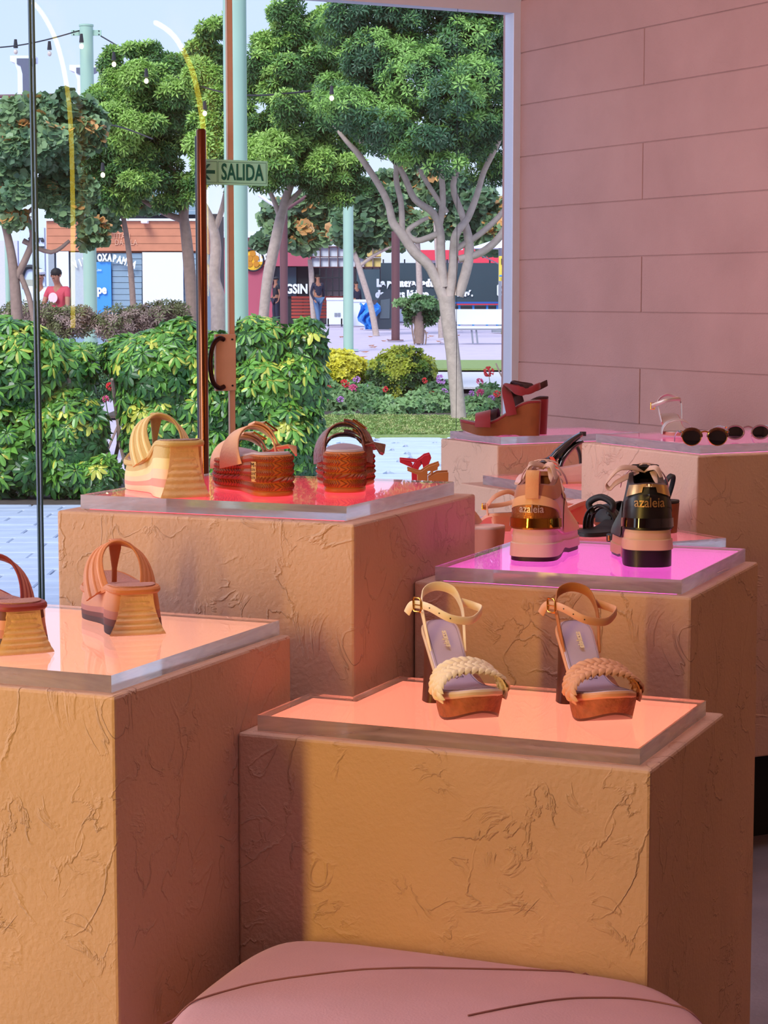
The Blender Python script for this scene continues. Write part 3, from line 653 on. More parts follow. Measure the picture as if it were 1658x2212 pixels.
# --- braided platform sandal with block heel and ankle strap
M_corkw = mat('cork_veneer', (166, 98, 70), 0.6, var=0.35, vscale=90, bump=0.3, bscale=120)
M_heelw = mat('dark_brown_heel', (86, 44, 32), 0.4)
M_ecru = mat('ecru_leather', (250, 230, 200), 0.5, var=0.04); M_tanl = mat('tan_leather', (222, 162, 130), 0.5, var=0.05)
M_tanlin = mat('tan_lining', (184, 112, 62), 0.6)
M_pearl = mat('metallic_lilac_insole', (206, 186, 214), 0.4, 0.1, var=0.06)
M_pearl2 = mat('ivory_welt', (222, 196, 176), 0.5)
def braided_sandal(name, label, heel, rz, z, leather, lining, group):
    t = shoe(name, label, heel, rz, z, group, 'sandal'); L = 0.205
    H = 0.106; Pf = 0.038
    def ztop(u):
        if u > 0.62: return Pf - 0.003 + 0.012 * ((u - 0.62) / 0.38) ** 2
        q = 1 - u / 0.62; return Pf - 0.003 + (H - Pf + 0.003) * (q * q * (3 - 2 * q)) * 0.97 + 0.004 * q
    # platform
    def zb(u): return 0.016 * max(0, (u - 0.74) / 0.26) ** 1.6 + 0.004 * max(0, (0.6 - u)) / 0.2
    Loft(L, 0.030, 0.034, 0.0435, lambda u, f: zb(u) + (ztop(u) - 0.006 - zb(u)) * f, lambda u, f: 0.006 * (1 - f), rt=0.42, t0=0.40, t1=1.0).mesh([0, 0.12, 0.5, 1.0], [1, 0, 0], n=48, m_bot=1).build('platform', [M_corkw, M_heelw], t, smooth=True, sharp=50)
    # block heel
    rows = []
    for j in range(9):
        f = j / 8; w = 0.0265 - 0.004 * math.sin(PI * f * 0.7) ; yb = 0.010 * (1 - f) ; yf = 0.046 + 0.016 * f ** 2
        ring = []
        for k in range(24):
            a = 2 * PI * k / 24; cx = math.cos(a); cy = math.sin(a)
            yy = (yb + yf) / 2 + (yf - yb) / 2 * sgn(cy) * abs(cy) ** 0.55
            ring.append(Vector((w * sgn(cx) * abs(cx) ** 0.55, yy, f * (ztop(max(0.02, yy / L)) - 0.010))))
        rows.append(ring)
    mb = MB().grid(rows, closed=True); mb.add(rows[0], [tuple(range(23, -1, -1))]); mb.add(rows[-1], [tuple(range(24))])
    mb.build('block_heel', M_heelw, t, smooth=True, sharp=50)
    # welt wrapped in leather + insole
    wl = Loft(L + 0.002, 0.0275, 0.026, 0.0445, lambda u, f: ztop(u) - 0.008 + 0.009 * f, lambda u, f: 0.0 if 0.1 < f < 0.9 else 0.0015, rh=0.45, rt=0.42, y0=0.0, bend=0.004, Lr=L)
    wl.mesh([0, 0.3, 0.7, 1.0], n=64).build('leather_welt', [M_pearl2 if leather is M_ecru else leather], t, smooth=True)
    i1 = Loft(L - 0.006, 0.0245, 0.0235, 0.0405, lambda u, f: ztop(u) + 0.0008 + 0.0016 * f, lambda u, f: 0.001 * f, rh=0.45, rt=0.42, y0=0.004, bend=0.004, Lr=L)
    isl = i1.mesh([0, 1.0], n=56).build('insole', M_pearl, t, smooth=True)
    stp = [i1.p(-PI + 2 * PI * k / 60, 1) * 1.0 for k in range(60)]
    stp = [Vector((p.x * 0.90, 0.008 + (p.y - 0.004) * 0.955, ztop(max(0, min(1, p.y / L))) + 0.0030)) for p in stp]
    MB().tube(stp, 0.0004, 4).build('stitch_line', mat('stitching', (140, 120, 140), 0.6), isl)
    # print in the insole, read from the front side of the shoe
    def surf(u, dx): 
        e = 0.02; y = u * L; z0_ = ztop(u); z1_ = ztop(u - e); yd = Vector((0, -e * L, z1_ - z0_)).normalized()
        return frame_mtx((dx + 0.003, y, ztop(u) + 0.0030), yd, (1, 0, 0) if False else (1, 0, 0))
    lettering('azaleia', 0.0115, M_ecru, isl, frame_mtx((0.002, 0.235 * L + 0.002, ztop(0.235) + 0.0058), Vector((0, 1.0, (ztop(0.30) - ztop(0.17)) / (0.13 * L))), (1, 0, 0)), depth=0.0003, bold=0.0003)
    # hide emblem outline
    em = [(-.9, 1), (-.35, .75), (0, .95), (.35, .75), (.9, 1), (.75, .4), (1, .1), (.8, -.3), (.95, -.8), (.4, -.65), (0, -1), (-.4, -.65), (-.95, -.8), (-.8, -.3), (-1, .1), (-.75, .4)]
    u0 = 0.46; eh = 0.011
    ep = [Vector((0.003 + a * 0.0105, u0 * L + b * -eh * 0.9, ztop(u0 + b * -eh * 0.9 / L) + 0.0032)) for a, b in em]
    MB().tube(ep + [ep[0]], 0.0004, 4).build('leather_mark', mat('emblem_print', (96, 66, 84), 0.6), isl)
    lettering('COURO', 0.0042, MATS['emblem_print'], isl, frame_mtx((0.003, u0 * L, ztop(u0) + 0.0036), (-1, 0, 0), Vector((0, -1, (ztop(0.40) - ztop(0.52)) / (0.12 * L)))), depth=0.0002)
    # braided vamp: four courses of overlapping leaves over the toes
    br = MB(); yc = 0.152; cols = 15
    def vamp(s_, w):                    # s_ 0..1 across the foot, w -1..1 along it
        a = PI * s_; x = -0.0465 * math.cos(a) * (1 + 0.04 * math.sin(a)); 
        y = yc + 0.021 * w + 0.014 * (math.sin(a) - 0.4) * -1.0 + 0.004 * x / 0.046
        hgt = 0.036 - 0.006 * w
        return Vector((x + 0.002, y, ztop(y / L) - 0.004 + hgt * math.sin(a) ** 0.75))
    for row in range(4):
        w0 = -0.75 + 0.5 * row
        for c in range(cols):
            s0 = (c + 0.5 * (row % 2) + 0.25) / cols; sl = (1 if row % 2 else -1)
            if s0 > 0.995: continue
            P0 = vamp(s0, w0); ds = (vamp(min(s0 + .01, 1), w0) - vamp(max(s0 - .01, 0), w0)).normalized(); dw = (vamp(s0, w0 + .05) - vamp(s0, w0 - .05)).normalized()
            nn = ds.cross(dw); nn = -nn if nn.z < 0 and abs(nn.z) > .2 else nn
            if nn.dot(P0 - Vector((0, P0.y, 0.03))) < 0: nn = -nn
            ax_ = (ds * 0.72 + dw * 0.70 * sl).normalized(); bx = nn.cross(ax_)
            hl, hw_ = 0.0125, 0.0060; ring = []
            prof = [(-1, 0.15), (-0.6, 0.85), (0, 1.0), (0.6, 0.85), (1, 0.15)]
            rows_ = []
            for (la, wi) in prof:
                lift = 0.0034 * (1 - abs(la) ** 2) + 0.0016 * la - 0.0030 * (abs(la) ** 3)
                rows_.append([P0 + ax_ * hl * la + bx * hw_ * wi * q + nn * (lift + 0.0030 * (1 - q * q)) for q in (-1, -0.5, 0, 0.5, 1)])
            br.grid(rows_)
            br.grid([[p - nn * 0.0012 for p in r] for r in rows_][::-1])
    br.build('braided_strap', leather, t, smooth=True, sharp=80)
    for sx_ in (0, 1):
        e = vamp(sx_, 0); MB().ribbon([e + Vector((0, 0, 0.010)), e, e - Vector((0.002 * (1 - 2 * sx_) * -1, 0, 0.006))], 0.040, 0.002, (0, 1, 0)).build('strap_end', leather, t, smooth=True)
    under = [vamp(i / 20, 0) - Vector((0, 0, 0.0015)) for i in range(21)]
    MB().ribbon(under, 0.036, 0.0012, (0, 1, 0)).build('strap_lining', lining if leather is M_tanl else M_ecru, t, smooth=True)
    # heel loop: slender counter strap from the sides of the heel up and round the back
    hz = ztop(0.1)
    lp_ = smooth_path([(-0.0235, 0.058, ztop(0.058 / L) - 0.004), (-0.0285, 0.036, hz + 0.012), (-0.028, 0.022, hz + 0.032), (-0.020, 0.010, hz + 0.048), (0.0, 0.004, hz + 0.054), (0.020, 0.010, hz + 0.048), (0.028, 0.022, hz + 0.032), (0.0285, 0.036, hz + 0.012), (0.0255, 0.058, ztop(0.058 / L) - 0.004)], 5)
    wd_ = []
    for p in lp_: 
        q = min(1, max(0, (p.z - hz) / 0.06)); wd_.append(Vector((p.x * -6 * 0.1, 1 - q, 0.9 * q + 0.1)))
    MB().ribbon(lp_, [0.009 + 0.004 * min(1, max(0, (p.z - hz) / 0.05)) for p in lp_], 0.0024, wd_).build('heel_strap', lining if leather is M_tanl else leather, t, smooth=True)
    # ankle strap: leaves one side, swings forward and round to the buckle on the other
    ak = smooth_path([(-0.030, 0.020, hz + 0.033), (-0.046, 0.034, hz + 0.028), (-0.047, 0.058, hz + 0.026), (-0.026, 0.078, hz + 0.016), (0.004, 0.078, hz + 0.020), (0.026, 0.056, hz + 0.032), (0.034, 0.030, hz + 0.033), (0.040, 0.014, hz + 0.030), (0.044, 0.006, hz + 0.018)], 6)
    MB().ribbon(ak, 0.011, 0.0024, [Vector((0, 0.1, 1)) for _ in ak]).build('ankle_strap', leather, t, smooth=True)
    bc = Vector((0.032, 0.036, hz + 0.039)); d = (ak[38] - ak[34]).normalized(); wv = Vector((0, 0, 1)); wv = (wv - d * wv.dot(d)).normalized(); nn = d.cross(wv); nn = nn if nn.dot(Vector((1, .5, 0))) > 0 else -nn
    bc = ak[36] + nn * 0.003
    rr = [bc + d * a * 0.0095 + wv * b * 0.0095 for a, b in ((-.7, -1), (.7, -1), (1, -.7), (1, .7), (.7, 1), (-.7, 1), (-1, .7), (-1, -.7), (-.7, -1))]
    bk = MB().tube(rr, 0.0013, 8).build('buckle', M_gold, t, smooth=True)
    MB().tube([bc - d * 0.0095, bc + d * 0.010], 0.0009, 6).build('prong', M_gold, bk)
    for k in (24, 27, 30):
        q = ak[k]; dd = (ak[k + 1] - ak[k - 1]).normalized(); n2 = dd.cross(Vector((0, 0, 1))).normalized(); n2 = n2 if n2.y > 0 else -n2
        MB().tube([q + n2 * 0.0010, q + n2 * 0.0016], 0.0011, 8).build('punch_hole', M_darkl, t)
    return t
def toe_at(px, rz, z, L):               # heel position so that the toe lands on a pixel
    p = onz(px[0], px[1], z); a = math.radians(rz); return p - Vector((-math.sin(a), math.cos(a), 0)) * L
for nm_, lab_, toe, rz, lea, lin_ in (('braided_sandal', 'cream braided platform sandal with gold buckle, on the coral lit slab', (1038, 1566), 196, M_ecru, M_ecru),
                                  ('braided_sandal', 'tan braided platform sandal with gold buckle, right of the cream one', (1326, 1570), 192, M_tanl, M_tanlin)):
    t = braided_sandal(nm_, lab_, (1000, 1500), rz, TB, lea, lin_, 'braided platform sandals')
    h = toe_at(toe, rz, TB, 0.196); t.location = (h.x, h.y, TB + 0.0005)
# --- wedge sneaker seen from behind
def sneaker(name, label, heel, rz, z, body, sole, tread, panel, collar, lace, text, kind):
    t = shoe(name, label, heel, rz, z, 'wedge sneakers', 'sneaker'); L = 0.245
    s0 = 0.034 if kind == 'white' else 0.036
    def bot(u):
        if u < 0.30: return 0.0 if kind == 'white' else 0.0
        if u < 0.52: return 0.004 * math.sin((u - 0.30) / 0.22 * PI)
        return 0.010 * max(0, (u - 0.78) / 0.22) ** 2
    SH = 0.036 if kind == 'white' else 0.044
    def sol(u): return SH - (SH - 0.020) * (1 - (0.5 + 0.5 * math.cos(PI * min(1, max(0, (u - 0.08) / 0.42))))) + 0.004 * max(0, u - .85) / .15
    tr = 0.008 if kind == 'white' else 0.026
    def trd(u): return bot(u) + (tr if u < 0.26 else tr * max(0.16, 1 - (u - 0.26) / 0.06)) if kind != 'white' else bot(u) + 0.007 * (1 - 0.0 * u)
    def arc(u): return 0.0
    lo0 = Loft(L, 0.0375, 0.036, 0.047, lambda u, f: bot(u) + (trd(u) - bot(u)) * f, lambda u, f: 0.001, rh=0.30)
    lo0.mesh([0, 0.5, 1.0], n=56).build('tread', tread, t, smooth=True, sharp=50)
    lo1 = Loft(L + 0.002, 0.0385, 0.037, 0.0485, lambda u, f: trd(u) + (sol(u) + 0.018 - trd(u)) * f, lambda u, f: (0.0 if f < 0.44 else 0.0022) + 0.002 * f + 0.003 * max(0, f - .8) / .2, rh=0.30, y0=-0.001)
    lo1.mesh([0, 0.04, 0.2, 0.42, 0.45, 0.7, 0.92, 1.0], n=64).build('midsole', sole, t, smooth=True, sharp=50)
    KZ = 0.119 if kind == 'white' else 0.126
    def ztop(u):
        if u < 0.42: return KZ - 0.006 * math.sin(PI * u / 0.42) + 0.012 * (u / 0.42) ** 2
        if u < 0.5: return KZ + 0.006
        q = (u - 0.5) / 0.5; return KZ + 0.006 - 0.076 * (q * (2 - q)) 
    def zz(u, f): return sol(u) + 0.012 + (ztop(u) - sol(u) - 0.012) * f
    def ins(u, f):
        h = max(0.0, 1 - (u / 0.62) ** 5)
        base = 0.0015 + 0.002 * math.sin(f * PI / 2) * h + 0.007 * h * f ** 3
        fr_ = (1 - h); return base + fr_ * (0.030 * f ** 1.8)
    up = Loft(L, 0.0375, 0.0375, 0.0475, zz, ins, rh=0.45)
    mb = up.mesh([0, 0.15, 0.3, 0.45, 0.6, 0.75, 0.88, 0.96, 1.0], n=72, cap_top=False)
    # collar rolls inwards and down; over the toe the top is closed by the tongue
    inner = Loft(L, 0.0375, 0.0375, 0.0475, lambda u, f: ztop(u) + 0.002 - (0.040 * f if u < 0.46 else 0.004 * f), lambda u, f: ins(u, 1.0) + 0.006 + 0.010 * f, rh=0.45)
    ub = mb.build('upper', body, t, smooth=True, sharp=70)
    m2 = MB(); r0 = [up.p(-PI + 2 * PI * (i + .5) / 72, 1.0) for i in range(72)]; r1 = [inner.p(-PI + 2 * PI * (i + .5) / 72, 0.0) for i in range(72)]; r2 = [inner.p(-PI + 2 * PI * (i + .5) / 72, 1.0) for i in range(72)]
    m2.grid([r0, r1, r2], closed=True); hh_ = 36
    m2.add(r2, [(i + 1, i, 71 - i, 70 - i) for i in range(35)])
    m2.build('collar_lining', collar, t, smooth=True, sharp=70)
    # tongue
    tp = smooth_path([(0, 0.19, 0.070), (0, 0.15, 0.098), (0, 0.122, 0.122), (0, 0.106, 0.128 if kind == 'white' else 0.146)], 5)
    MB().ribbon(tp, [0.040] * 10 + [0.043] * 6, 0.007, (1, 0, 0)).build('tongue', collar if kind == 'white' else body, t, smooth=True)
    # laces
    for k in range(5):
        y = 0.185 - 0.017 * k; zc = 0.086 + 0.0135 * k; 
        pp = arch(-0.024, 0.024, y, zc - 0.004, 0.013, dy=0.0, n=10)
        MB().ribbon(pp, 0.007, 0.0022, (0, 1, 0)).build('lace', lace, t, smooth=True)
    for sx_ in (-1, 1):
        bg = 1.0 if (kind == 'black' and sx_ < 0) else 0.42
        bow = smooth_path([(0, 0.112, 0.138), (0.020 * sx_ * bg, 0.098, 0.143), (0.042 * sx_ * bg, 0.086, 0.142), (0.060 * sx_ * bg, 0.080, 0.122), (0.056 * sx_ * bg, 0.078, 0.112), (0.044 * sx_ * bg, 0.082, 0.122), (0.012 * sx_, 0.104, 0.137)], 5)
        MB().ribbon(bow, 0.010, 0.0026, (0.2, 0.8, 0.6)).build('lace_bow', lace, t, smooth=True)
        dn = smooth_path([(0.004 * sx_, 0.110, 0.148), (0.024 * sx_, 0.108, 0.138), (0.034 * sx_, 0.112, 0.124), (0.037 * sx_, 0.118, 0.112)], 5)
        MB().ribbon(dn, 0.006, 0.002, (0, 1, 0)).build('lace_end', lace, t, smooth=True)
        # side overlay
    def tp_(lo_, a0, a1): return lambda a: lo_
    # heel counter panel
    arcf = lambda a: 0.30 + 0.42 * math.sin(PI * a) ** 0.45 if kind == 'white' else 0.22 + 0.56 * math.sin(PI * a) ** 0.45
    hpn = up.patch(-0.95, 0.95, 0.03, 0.7, 0.0016, n=30, k=8, top=lambda a: 0.10 + (0.46 if kind == 'white' else 0.52) * math.sin(PI * a) ** 0.4, bot=lambda a: 0.02).build('heel_panel', panel, t, smooth=True)
    up.patch(-1.15, 1.15, 0.5, 0.8, 0.0024, n=30, k=4, top=lambda a: 0.02 + 0.76 * math.sin(PI * a) ** 0.42, bot=lambda a: 0.0 + 0.565 * math.sin(PI * a) ** 0.42).build('heel_overlay', M_snk_over[kind], t, smooth=True)
    if kind == 'white': up.patch(-1.35, 1.35, 0.74, 1.0, 0.0018, n=34, k=4, bot=lambda a: 0.70 + 0.0 * a, top=lambda a: 0.995).build('collar_panel', M_bronze2, t, smooth=True)
    for sx_ in (-1, 1):
        up.patch(1.25 * sx_, 2.25 * sx_, 0, 0.5, 0.0016, n=16, k=4, bot=lambda a: 0.02, top=lambda a: 0.62 * math.sin(PI * a) ** 0.6 + 0.03).build('side_overlay', M_snk_over[kind], t, smooth=True)
    # lettering across the heel
    f_t = 0.47 if kind == 'white' else 0.60
    zc_ = up.p(0.0001, f_t).z
    q = up.p(0.0001, f_t); q2 = up.p(0.0001, f_t + 0.1); yd = (q2 - q).normalized()
    lt_ = lettering('azaleia', 0.0170 if kind == 'white' else 0.0205, text, hpn, Matrix.Identity(4), depth=0.0004, bold=0.0002)
    zlo, zhi = up.p(0.0001, 0.0).z, up.p(0.0001, 1.0).z
    for v_ in lt_.data.vertices:
        xx = v_.co.x * 0.86; ff = (zc_ + v_.co.y - zlo) / (zhi - zlo); a_, b_2 = 0.0, 1.6
        for _ in range(22):
            m_ = (a_ + b_2) / 2
            if up.p(m_, ff).x < abs(xx): a_ = m_
            else: b_2 = m_
        pp_ = up.p(max(a_, 1e-4), ff); v_.co = Vector((xx, pp_.y - 0.0046 - v_.co.z, zc_ + v_.co.y))
    # chrome-like band
    bn = up.patch(-0.98, 0.98, 0.10, 0.20, 0.0036, n=36, k=3, bot=lambda a: 0.06, top=lambda a: 0.06 + 0.20).build('heel_band', M_band[kind], t, smooth=True)
    if kind == 'white':
        tb = smooth_path([up.p(0.0001, 0.70) + Vector((0, -0.004, 0)), up.p(0.0001, 0.9) + Vector((0, -0.005, 0)), up.p(0.0001, 1.0) + Vector((0, -0.006, 0.012)), up.p(0.0001, 1.0) + Vector((0, 0.000, 0.021)), up.p(0.0001, 1.0) + Vector((0, 0.007, 0.014)), up.p(0.0001, 1.0) + Vector((0, 0.008, -0.008))], 5)
        MB().ribbon(tb, 0.021, 0.0022, (1, 0, 0)).build('pull_tab', M_peachs, t, smooth=True)
    else:
        for sx_ in (-1, 1):
            up.patch(0.24 * sx_, 0.72 * sx_, 0.80, 0.99, 0.0022, n=10, k=4, bot=lambda a: 0.72 + 0.1 * (1 - a)).build('gold_corner', M_goldl, t, smooth=True)
        up.patch(-0.3, 0.3, 0.93, 0.995, 0.0024, n=10, k=2).build('gold_corner', M_goldl, t, smooth=True)
    up.patch(1.35 if kind == 'white' else 0.80, 1.9 if kind == 'white' else 1.25, 0.6, 0.9, 0.002, n=10, k=3).build('ankle_patch', M_goldl if kind != 'white' else M_band[kind], t, smooth=True)
    return t
M_snk = mat('blush_leather', (240, 206, 198), 0.5, var=0.03, bump=0.1, bscale=250); M_snk2 = mat('sand_overlay', (244, 196, 150), 0.5, var=0.03)
M_blk = mat('black_leather', (26, 20, 24), 0.34, var=0.15); M_blk2 = mat('black_neoprene', (18, 15, 20), 0.5, var=0.15)
M_bronzel = mat('bronze_metallic_leather', (172, 104, 54), 0.34, 0.55, var=0.06, bump=0.15, bscale=300)
M_peachs = mat('peach_webbing', (232, 172, 126), 0.7, bump=0.2, bscale=300)
M_goldl = mat('soft_gold_leather', (190, 150, 104), 0.3, 0.6, var=0.06)
M_band = {'white': mat('polished_gold', (232, 170, 70), 0.06, 1.0, var=0.01), 'black': mat('polished_black', (10, 8, 10), 0.05, 0.0, spec=0.9, coat=1.0)}
M_snk_over = {'white': M_snk2, 'black': M_blk}
M_bronze2 = mat('tan_satin_collar', (196, 132, 98), 0.5, 0.15, var=0.06)
M_tread = mat('dark_plum_tread', (56, 18, 36), 0.5)
M_lace = mat('blush_lace', (226, 190, 184), 0.8)
sneaker('wedge_sneaker', 'blush wedge sneaker with bronze heel panel and polished gold band, on the magenta slab', (1146, 1214), -14, TD, M_snk, M_snk, M_tread, M_bronzel, mat('mauve_lining', (160, 104, 92), 0.7), M_lace, mat('silver_print', (214, 190, 176), 0.35, 0.3), 'white')
sneaker('wedge_sneaker', 'black wedge sneaker with blush midsole and pink laces, on the magenta slab', (1401, 1227), -3, TD, M_blk2, mat('blush_midsole', (226, 188, 164), 0.5, var=0.03), mat('black_tread', (26, 12, 22), 0.4), M_blk, M_blk, M_lace, mat('gold_print', (170, 130, 80), 0.35, 0.4), 'black')
# =================================================================== SMALLER SHOES AND SUNGLASSES AT THE BACK
M_oxred = mat('oxblood_suede', (136, 22, 34), 0.7, var=0.12, vscale=60, sheen=0.3)
M_wood = mat('wooden_wedge', (136, 74, 40), 0.45, var=0.22, vscale=25)
M_pat = mat('black_patent', (8, 8, 10), 0.06, var=0.02, spec=0.8, coat=1.0)
M_coral = mat('coral_leather', (218, 128, 108), 0.5, var=0.05)
M_pinkl = mat('pale_pink_leather', (232, 180, 170), 0.5, var=0.05)
M_matb = mat('matte_black_rubber', (30, 28, 32), 0.55, var=0.1)
M_caram = mat('caramel_leather', (180, 112, 62), 0.5, var=0.08); M_ink2 = mat('orange_label', (232, 74, 34), 0.5)
M_cherry = mat('cherry_leather', (190, 24, 56), 0.5, var=0.08)
M_silver = mat('pale_metallic_leather', (196, 176, 170), 0.35, 0.35, var=0.05)
def place(t, px, z): 
    p = onz(px[0], px[1], z); t.location = (p.x, p.y, z + 0.0005)
def wedge(name, label, px, rz, z, strapm, wedgem, toem=None, hh=0.085, pf=0.030, cross=True, L=0.225):
    t = thing(name, label, 'sandal', (0, 0, 0), math.radians(rz), 'shoes on the back plinths'); place(t, px, z)
    def ztop(u): return pf + (hh - pf) * (0.5 + 0.5 * math.cos(PI * min(1, max(0, (u - 0.10) / 0.60)))) + 0.008 * max(0, u - 0.8) / 0.2
    def zb(u):
        if u > 0.70: return 0.018 * ((u - 0.70) / 0.30) ** 1.5
        if 0.28 < u < 0.5: return 0.003
        return 0.0
    Loft(L, 0.030, 0.033, 0.044, lambda u, f: zb(u) + (ztop(u) - 0.005 - zb(u)) * f, lambda u, f: 0.004 * (1 - f) - 0.0, rh=0.28).mesh([0, .08, .3, .6, .9, 1], n=56).build('wedge_sole', wedgem, t, smooth=True, sharp=50)
    Loft(L, 0.0305, 0.0335, 0.0445, lambda u, f: ztop(u) - 0.005 + 0.007 * f, lambda u, f: 0.001 if f in (0, 1) else 0, rh=0.3).mesh([0, .3, .7, 1], n=48).build('footbed', strapm, t, smooth=True)
    yb = 0.168; zb_ = ztop(yb / L)
    MB().ribbon(arch(-0.047, 0.047, yb, zb_ - 0.010, 0.042, n=20), [0.046] * 21, 0.003, [Vector((0.2 * math.cos(PI * i / 20), 1, -0.25)) for i in range(21)]).build('toe_band', toem or strapm, t, smooth=True)
    if cross:
        zz_ = ztop(0.36)
        for k, sx_ in enumerate((-1, 1)):
            pp = smooth_path([(0.036 * sx_, 0.085, zz_ - 0.014), (0.040 * sx_, 0.092, zz_ + 0.020), (0.022 * sx_, 0.100, zz_ + 0.052), (-0.010 * sx_, 0.098, zz_ + 0.066), (-0.034 * sx_, 0.074, zz_ + 0.058), (-0.034 * sx_, 0.040, zz_ + 0.054), (-0.018 * sx_, 0.012, zz_ + 0.066), (0, 0.004, zz_ + 0.070)], 5)
            MB().ribbon(pp, [0.030] * 12 + [0.026] * 12 + [0.018] * 12, 0.003, [Vector((0, 1 - i / len(pp) * 0.9, 0.2 + i / len(pp))) for i in range(len(pp))]).build('strap', strapm, t, smooth=True)
    elif cross is False:
        lp_ = arch(-0.034, 0.034, 0.045, ztop(0.2) - 0.01, 0.075, dy=-0.03, n=20)
        MB().ribbon(lp_, 0.012, 0.003, (0, 1, 0.3)).build('ankle_strap', strapm, t, smooth=True)
    return t
zE = TE
wedge('wedge_sandal', 'oxblood suede wedge sandal with brown wooden sole, nearer of the pair by the window corner', (1168, 941), 86, zE, M_oxred, M_wood, hh=0.100, pf=0.036, L=0.235)
wedge('wedge_sandal', 'oxblood wedge sandal with dark lining, half hidden behind its pair by the window corner', (1183, 938), 80, zE, mat('dark_oxblood', (60, 22, 24), 0.6), M_oxred, hh=0.108, pf=0.036, L=0.21)
# black patent heels and a pink one between them
def heel_shoe(name, label, px, rz, z, m, L=0.20, hh=0.095, lab=None):
    t = thing(name, label, 'shoe', (0, 0, 0), math.radians(rz), 'shoes on the back plinths'); place(t, px, z)
    def ztop(u): 
        q = max(0, 1 - u / 0.68); return 0.010 + (hh - 0.01) * (q * q * (3 - 2 * q))
    Loft(L, 0.026, 0.020, 0.038, lambda u, f: ztop(u) - 0.008 + 0.009 * f, None, rh=0.45).mesh([0, .5, 1], n=44).build('footbed', m, t, smooth=True)
    hp_ = smooth_path([(0, 0.022, hh - 0.010), (0, 0.024, hh * 0.6), (0, 0.022, hh * 0.3), (0, 0.016, 0.0)], 5)
    MB().tube(hp_, [0.018 - 0.010 * min(1, i / 8) for i in range(len(hp_))], 12).build('stiletto_heel', m, t, smooth=True)
    MB().ribbon(arch(-0.037, 0.037, 0.150, ztop(0.75) - 0.004, 0.030, n=16), 0.040, 0.003, (0, 1, -0.2)).build('toe_band', m, t, smooth=True)
    lp_ = smooth_path([(-0.026, 0.060, ztop(0.3) - 0.004), (-0.030, 0.030, hh + 0.02), (-0.022, 0.004, hh + 0.045), (0, -0.006, hh + 0.05), (0.022, 0.004, hh + 0.045), (0.030, 0.030, hh + 0.02), (0.026, 0.060, ztop(0.3) - 0.004)], 5)
    MB().ribbon(lp_, 0.010, 0.003, (0, 0.7, 0.7)).build('heel_strap', m, t, smooth=True)
    if lab:
        q = ztop(0.2); MB().box((0, 0.2 * L, q + 0.004), (0.034, 0.05, 0.001), mtx=Matrix.Rotation(-0.75, 3, 'X')).build('insole_label', lab, t)
    return t
zG = TG
# the patent slingbacks are laid with their heels up: seen in profile, toe towards the camera left
def slingback():
    d = 5.62; g = at(1205, 1036, d); g.z = zG + 0.0005; t = thing('high_heel', 'black patent slingback high heel rising behind the blush sneaker', 'shoe', g)
    def part(nm, pts, w2=0.9):
        P_ = smooth_path([at(x, y, d) - g for x, y, w in pts], 5); R_ = []
        for i in range(len(P_)):
            q = min(i // 5, len(pts) - 2); f = i / 5 - q; R_.append((pts[q][2] * (1 - f) + pts[q + 1][2] * f))
        k = d / FPX; mb = MB()
        mb.ribbon(P_, [r * k for r in R_], 0.030 * w2, [(P_[min(i + 1, len(P_) - 1)] - P_[max(i - 1, 0)]).cross(Vector((0, 1, 0))) for i in range(len(P_))])
        mb.build(nm, M_pat, t, smooth=True, bevel=0.004)
    part('instep_band', [(1172, 1001, 17), (1190, 994, 20), (1206, 980, 24), (1224, 962, 19), (1240, 948, 14), (1258, 936, 10)])
    part('toe_box', [(1157, 1006, 9), (1164, 1001, 15), (1178, 999, 19), (1196, 1000, 26)], 1.6)
    part('counter', [(1206, 1036, 15), (1207, 1018, 15), (1213, 996, 14), (1226, 977, 13), (1242, 962, 11), (1259, 953, 8)], 1.3)
    part('stiletto_heel', [(1243, 962, 11), (1250, 976, 9), (1253, 996, 7), (1253, 1036, 6)], 0.5)
    MB().box((0, 0, 0), (0.018, 0.010, 0.012)).build('strap_end', M_pat, t).location = at(1258, 937, d) - g
slingback()
pt = thing('pump_shoe', 'pale pink shoe with an orange insole label beside the patent heels', 'shoe', (0, 0, 0), math.radians(108), 'shoes on the back plinths'); place(pt, (1290, 1042), zG)
Loft(0.24, 0.03, 0.03, 0.042, lambda u, f: 0.003 + 0.052 * f * (1 - 0.55 * u), lambda u, f: 0.010 * f * f, rh=0.4).mesh([0, .2, .5, .8, 1], n=44).build('upper', M_pinkl, pt, smooth=True)
Loft(0.243, 0.031, 0.031, 0.043, lambda u, f: 0.006 * f, None, rh=0.4, y0=-.0015).mesh([0, 1], n=44).build('sole', M_tanl, pt, smooth=True)
lb = MB().box((0, 0.125, 0.052), (0.030, 0.0015, 0.046), mtx=Matrix.Rotation(-0.5, 3, 'X')).build('insole_label', M_ink2, pt)
lettering('azaleia', 0.013, M_ecru, lb, frame_mtx((0.0, 0.1236, 0.052), (0, -0.5, 1), (1, 0, 0)), depth=0.0004)
